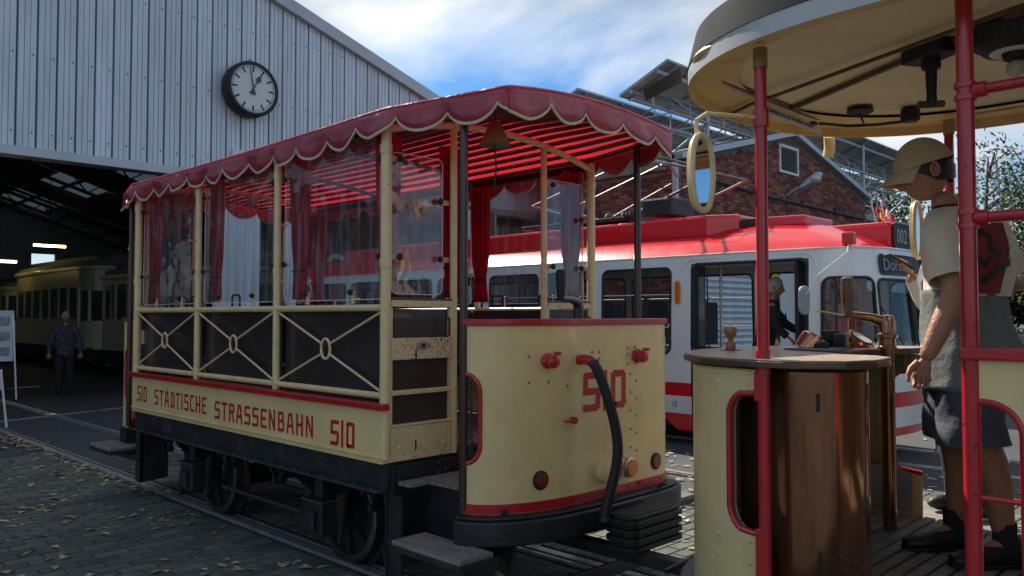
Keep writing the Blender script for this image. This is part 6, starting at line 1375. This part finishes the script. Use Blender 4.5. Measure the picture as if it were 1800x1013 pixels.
# --- simpler people behind
def simple_person(label, O2, yaw, H, top, bottom, hairmat, arms=((.1, .05, -.28), (.1, .05, -.28)), forearm=((.12, 0, -.2), (.12, 0, -.2)), lean=0, seated=False, longhair=False, skirt=False, base=0, extra=None):
    X, Yv = V(cos(yaw), sin(yaw), 0), V(-sin(yaw), cos(yaw), 0); B = lambda x, y, z: O2 + X * x + Yv * y + V(0, 0, z); k = H / 1.75
    t = thing('person', label, 'person', (O2.x, O2.y, base)); hp = .90 * k if not seated else .48
    hpz = hp; shz = hpz + .53 * k; lx = lean
    nodes = {'pelvis': (B(0, 0, hpz), (.13, .10)), 'waist': (B(lx * .4, 0, hpz + .2 * k), (.12, .09)), 'chest': (B(lx * .75, 0, hpz + .38 * k), (.14, .10)), 'top': (B(lx, 0, shz), .08), 'neck': (B(lx + .01, 0, shz + .06), .05), 'skull': (B(lx + .02, 0, shz + .14), .05)}
    E_ = [('pelvis', 'waist'), ('waist', 'chest'), ('chest', 'top'), ('top', 'neck'), ('neck', 'skull')]; sp_ = []
    for i, s_ in enumerate((1, -1)):
        a, b = arms[i], forearm[i]; S_ = B(lx, s_ * .18 * k, shz - .02); El = S_ + X * a[0] + Yv * a[1] * s_ + V(0, 0, a[2]); Wr = El + X * b[0] + Yv * b[1] * s_ + V(0, 0, b[2])
        nodes.update({f's{i}': (S_, .05), f'e{i}': (El, .037), f'w{i}': (Wr, .025)}); E_ += [('top', f's{i}'), (f's{i}', f'e{i}'), (f'e{i}', f'w{i}')]; sp_.append((S_, El, Wr))
        if seated: hpn, kn, an = B(0, s_ * .09, hpz), B(.42, s_ * .1, hpz + .02), B(.45, s_ * .1, .08)
        else: hpn, kn, an = B(0, s_ * .09, hpz - .05), B(.02, s_ * .1, hpz * .53), B(0, s_ * .1, .08)
        nodes.update({f'h{i}': (hpn, .09), f'k{i}': (kn, .06), f'a{i}': (an, .04), f'f{i}': (an + X * .13 - V(0, 0, .04), .035)}); E_ += [('pelvis', f'h{i}'), (f'h{i}', f'k{i}'), (f'k{i}', f'a{i}'), (f'a{i}', f'f{i}')]
    body = skin_mb(nodes, E_, 'pelvis', 1); hc2 = B(lx + .035, 0, shz + .23 * k); hm_ = frame(hc2, yaw, radians(12)); body.add(head_geo(), hm_)
    for i, (S_, El, Wr) in enumerate(sp_): body.add(hand_geo(.7, 1 if i else -1), aim(None, Wr, El, X * .3 + Yv * (-1 if i == 0 else 1)))
    body.build('body', skin, t, smooth=True)
    h_ = MB(); h_.add(hair_geo(1.09), hm_)
    if longhair: rings(h_, [(hc2 + V(0, 0, -.20) - X * .035, .085, .075, yaw + pi / 2), (hc2 + V(0, 0, -.08) - X * .03, .095, .085, yaw + pi / 2), (hc2 + V(0, 0, .04) - X * .02, .085, .08, yaw + pi / 2)], 30, .04)
    h_.build('hair', hairmat, t, smooth=True)
    g_ = MB(); rings(g_, [(B(0, 0, hpz - .04), .175, .125, yaw + pi / 2), (B(lx * .4, 0, hpz + .2 * k), .17, .12, yaw + pi / 2), (B(lx * .75, 0, hpz + .38 * k), .195, .125, yaw + pi / 2), (B(lx, 0, shz), .16, .095, yaw + pi / 2), (B(lx + .01, 0, shz + .06), .06, .06, yaw + pi / 2)], 36, .03, 2)
    for S_, El, Wr in sp_: limb(g_, [S_, S_.lerp(El, .5), El, El.lerp(Wr, .85)], [.070, .062, .055, .045], 16, 16, .05, 2)
    g_.build('top', top, t, smooth=True)
    b_ = MB()
    for i, s_ in enumerate((1, -1)):
        P_ = [nodes[f'h{i}'][0] + V(0, 0, .03), nodes[f'k{i}'][0], nodes[f'a{i}'][0]]; limb(b_, P_, [.105, .082, .065], 18, 18, .04, i)
    b_.build('trousers', bottom, t, smooth=True)
    if skirt: s2 = MB(); rings(s2, [(B(0, 0, hpz - .03), .25, .20, yaw), (B(0, 0, hpz + .10), .19, .15, yaw), (B(0, 0, hpz + .22), .16, .13, yaw)], 48, .07, 1, cap=False); s2.build('skirt', skirt, t, smooth=True, solid=.004)
    sh2 = MB()
    for i in (0, 1): c_ = nodes[f'a{i}'][0]; sh2 = MB(); sh2.ball(c_ + X * .06 - V(0, 0, .035), .05, 12, (1, 1, .9)); sh2.v = [V(*(c_ + X * .06 - V(0, 0, .035) + X * ((p - c_ - X * .06).dot(X)) * 2.4 + Yv * ((p - c_).dot(Yv)) + V(0, 0, (p.z - c_.z + .035)))) for p in sh2.v]; sh2.build('shoe', shoe, t, smooth=True)
    return t, sp_, B
lft = atan2(-RT.y, -RT.x)
p2o = FW * 4.3 + RT * 2.42; p2o.z = .60
t, sp_, B = simple_person('person in pale top holding a phone, mostly hidden behind the man in the cap', p2o.copy(), lft + .1, 1.66, pbr('pale_knit_top', (.55, .54, .52), .9, var=.06, bump=.3, bs=40), blackcloth, hairm, arms=((.08, .03, -.25), (.08, .03, -.25)), forearm=((.12, -.03, .1), (.13, -.03, .20)), base=.6, skirt=MATS['pale_knit_top'])
ph = thing('smartphone', 'black phone held up between the white tram nose and the man', 'phone', tuple(sp_[0][2] + V(0, 0, .05))); hv = sp_[1][2] + FW * -.02 - RT * .07 + V(0, 0, .06)
ph.location = hv; MB().obox(hv, (RT * .07 + V(0, 0, -.04)), FW * .035, (RT * .002 + V(0, 0, .005))).build('phone_case', rubber, ph, bevel=.003); MB().obox(hv + RT * .0028 + V(0, 0, .0062), (RT * .062 + V(0, 0, -.036)), FW * .031, (RT * .0004 + V(0, 0, .0008))).build('phone_screen', silver, ph)
bag = thing('draped_jacket', 'grey folded jacket hanging beside the hidden person with the phone', 'jacket', (p2o.x, p2o.y, 1.6)); jb = MB(); q0 = p2o - RT * .19 - FW * .10 - V(0, 0, .15); rings(jb, [(q0 + V(0, 0, 1.28) - RT * .05, .05, .04, YB), (q0 + V(0, 0, 1.38) - RT * .03, .08, .06, YB), (q0 + V(0, 0, 1.50), .075, .07, YB), (q0 + V(0, 0, 1.57) + RT * .05, .07, .06, YB)], 30, .12, 3); jb.build('jacket_folds', pbr('light_grey_jacket', (.26, .26, .25), .85, var=.1), bag, smooth=True)
simple_person('woman with blond hair in a red jacket seated in the white tram cab', V(9.55, 3.95, .62), -pi / 2 - .35, 1.66, redcloth, blackcloth, blond, forearm=((.16, -.05, .0), (.16, -.05, .02)), seated=True, longhair=True, base=.86)
simple_person('grey haired man in a black shirt leaning forward in the white tram doorway', V(9.25, 4.80, .86 - .40), -pi / 4 - .3, 1.62, blackcloth, blackcloth, greyhair, arms=((.16, .02, -.22), (.05, .02, -.26)), forearm=((.18, .0, -.10), (.14, 0, -.12)), lean=.10, base=.86)
pm = simple_person('man in a dark checked shirt standing in the shade of the hall entrance', V(5.47, 18.6, 0), atan2(-18.6, -5.47), 1.70, pbr('dark_checked_shirt', (.045, .05, .075), .8, var=.6, vs=18, detail=1), blackcloth, greyhair, arms=((.0, .1, -.27), (.0, .1, -.27)), forearm=((.05, .02, -.24), (.05, .02, -.24)))

# ================================================================== TREES, HEDGE, CARS, SIGNS on the right
def tree(label, x, y, h, cr, n, weep=0, mat_=foliage, z0=None, size=.11):
    t = thing('tree', label, 'tree', (x, y, 0), group=None); mb = MB(); tips = []
    mb.tube([(x, y, 0), (x + .1, y, h * .35), (x - .1, y + .1, h * .65), (x, y, h * .9)], [.16 + h * .012, .13, .08, .03], 8)
    for k in range(16):
        z = h * random.uniform(.3, .85); a = random.uniform(0, 6.28); L = cr * random.uniform(.55, 1.0) * (1 - .5 * max(0, (z / h - .5)))
        p0 = V(x, y, z); p1 = p0 + V(cos(a) * L * .5, sin(a) * L * .5, L * .35); p2 = p0 + V(cos(a) * L, sin(a) * L, L * (.35 - weep * .6)); mb.tube([p0, p1, p2], [.05, .03, .012], 5, caps=False); tips += [p1, p2, p1.lerp(p2, .5)]
    mb.build('trunk', bark, t); cb = MB()
    cl = [(p + V(*(random.gauss(0, cr * .10) for _ in range(3))), random.uniform(.22, .42) * cr) for p in tips]
    for k in range(n):
        c_, r = random.choice(cl); d = V(random.gauss(0, 1), random.gauss(0, 1), random.gauss(0, .8)); d = d.normalized() * r * random.random() ** .45; p = c_ + d
        if weep: p.z -= random.random() ** 1.5 * weep * 1.5; 
        s_ = size * random.uniform(.6, 1.3); u_ = V(random.gauss(0, 1), random.gauss(0, 1), random.gauss(0, 1)).normalized(); v_ = u_.orthogonal().normalized() * s_ * .55; u_ *= s_; cb.tone = random.random(); cb.poly([p - u_, p + v_, p + u_, p - v_])
    cb.build('crown', mat_, t); return t
tree('weeping birch standing right of the man beyond the yard', 38, 9.5, 9.2, 3.2, 9000, 1.6, foliage2, size=.10)
tree('second weeping birch at the right picture edge', 36, 4.8, 8.3, 2.8, 9000, 1.8, foliage2, size=.10)
tree('broad green tree behind the solar racks', 38, 21, 9.2, 4.5, 9000, 0, foliage, size=.17)
tree('green tree behind the brick wing', 46, 19, 8.5, 4.5, 7000, 0, foliage, size=.18)
for k, (x, y, h) in enumerate(((44, 11.5, 4.6), (42, 8.2, 4.4), (40, 5.2, 4.6), (41, 2.6, 4.2), (39, -.5, 4.6))):
    tree(('dark bushy tree left of the parked cars', 'dark bushy tree behind the signal post', 'dark bushy tree behind the parked cars', 'dark bushy tree right of the parked cars', 'dark bushy tree at the far right')[k], x, y, h, 2.9, 6000, 0, foliage, size=.17)
def car(x, y, yaw, col, label):
    t = thing('parked_car', label, 'car', (x, y, 0), group='parked cars at the far side of the yard'); M = Matrix.Translation((x, y, 0)) @ Matrix.Rotation(yaw, 4, 'Z'); m = pbr('car_paint_' + label.split()[0], col, .2, coat=.8, var=.03)
    prof = [(-2.1, .35), (-2.15, .7), (-2.0, .95), (-1.3, 1.02), (-.75, 1.42), (.7, 1.45), (1.5, 1.02), (2.05, .92), (2.15, .6), (2.1, .35)]
    def ex(pr_, w): a = MB(); a.extr([(p, -w, q) for p, q in pr_], (0, 2 * w, 0)); b = MB(); b.add(a, M); return b
    ex(prof, .82).build('body', m, t, bevel=.06); ex([(-1.15, 1.0), (-.72, 1.37), (.62, 1.39), (1.3, 1.0)], .825).build('side_window', darkpanel, t)
    for s1 in ((-.78, 1.40, -1.28, 1.05), (.72, 1.42, 1.42, 1.06)): a = MB(); a.extr([(s1[0], -.68, s1[1]), (s1[0], .68, s1[1]), (s1[2], .72, s1[3]), (s1[2], -.72, s1[3])], (.02 if s1[0] > 0 else -.02, 0, .02)); b = MB(); b.add(a, M); b.build('windscreen', darkpanel, t)
    for px in (-1.3, 1.3):
        for py in (-.84, .70): a = MB(); a.cyl((px, py, .31), (px, py + .14, .31), .31, 20); b = MB(); b.add(a, M); w_ = b.build('wheel', rubber, t); a = MB(); a.cyl((px, py - .005 if py < 0 else py + .145, .31), (px, py + .0 if py < 0 else py + .15, .31), .2, 14); b = MB(); b.add(a, M); b.build('rim', silver, w_)
    for py in (-.6, .6): a = MB(); a.obox((-2.13, py, .72), (.03, 0, 0), (0, .14, 0), (0, 0, .07)); b = MB(); b.add(a, M); b.build('headlight', silver, t, bevel=.01)
car(34.5, 4.6, 2.5, (.30, .33, .36), 'silver parked car nearest the signal post'); car(35.0, 2.3, 2.4, (.05, .06, .09), 'dark parked car right of the silver one'); car(37.2, 6.6, 2.5, (.45, .46, .46), 'white parked car behind the signal post')
sg = thing('signal_post', 'dark signal post with boards beside the parked cars', 'signal', (23.2, 3.1, 0)); MB().cyl((23.2, 3.1, 0), (23.2, 3.1, 2.9), .06, 10).build('post', galv, sg); MB().box(22.9, 24.3, 3.0, 3.1, 2.0, 2.5).build('signal_board', blackp, sg, bevel=.01); MB().box(23.0, 23.5, 3.0, 3.08, 2.6, 2.85).build('top_board', greyint, sg, bevel=.01)
ab = thing('folding_sign_stand', 'folding metal sign stand behind the man in the yard', 'sign', (10.1, 3.4, 0)); 
for dx in (0, .55): MB().tube([(9.75 + dx, 2.75, 1.02), (9.80 + dx * 1.05, 2.45, .0)], .014, 8).build('leg', silver, ab); MB().tube([(9.75 + dx, 2.78, 1.02), (9.75 + dx, 3.05, .0)], .014, 8).build('leg', silver, ab)
MB().tube([(9.78, 2.63, .5), (10.34, 2.63, .5)], .012, 6).build('cross_bar', silver, ab); MB().box(9.77, 10.30, 2.70, 2.72, .55, 1.0).build('sign_board', whitep, ab)
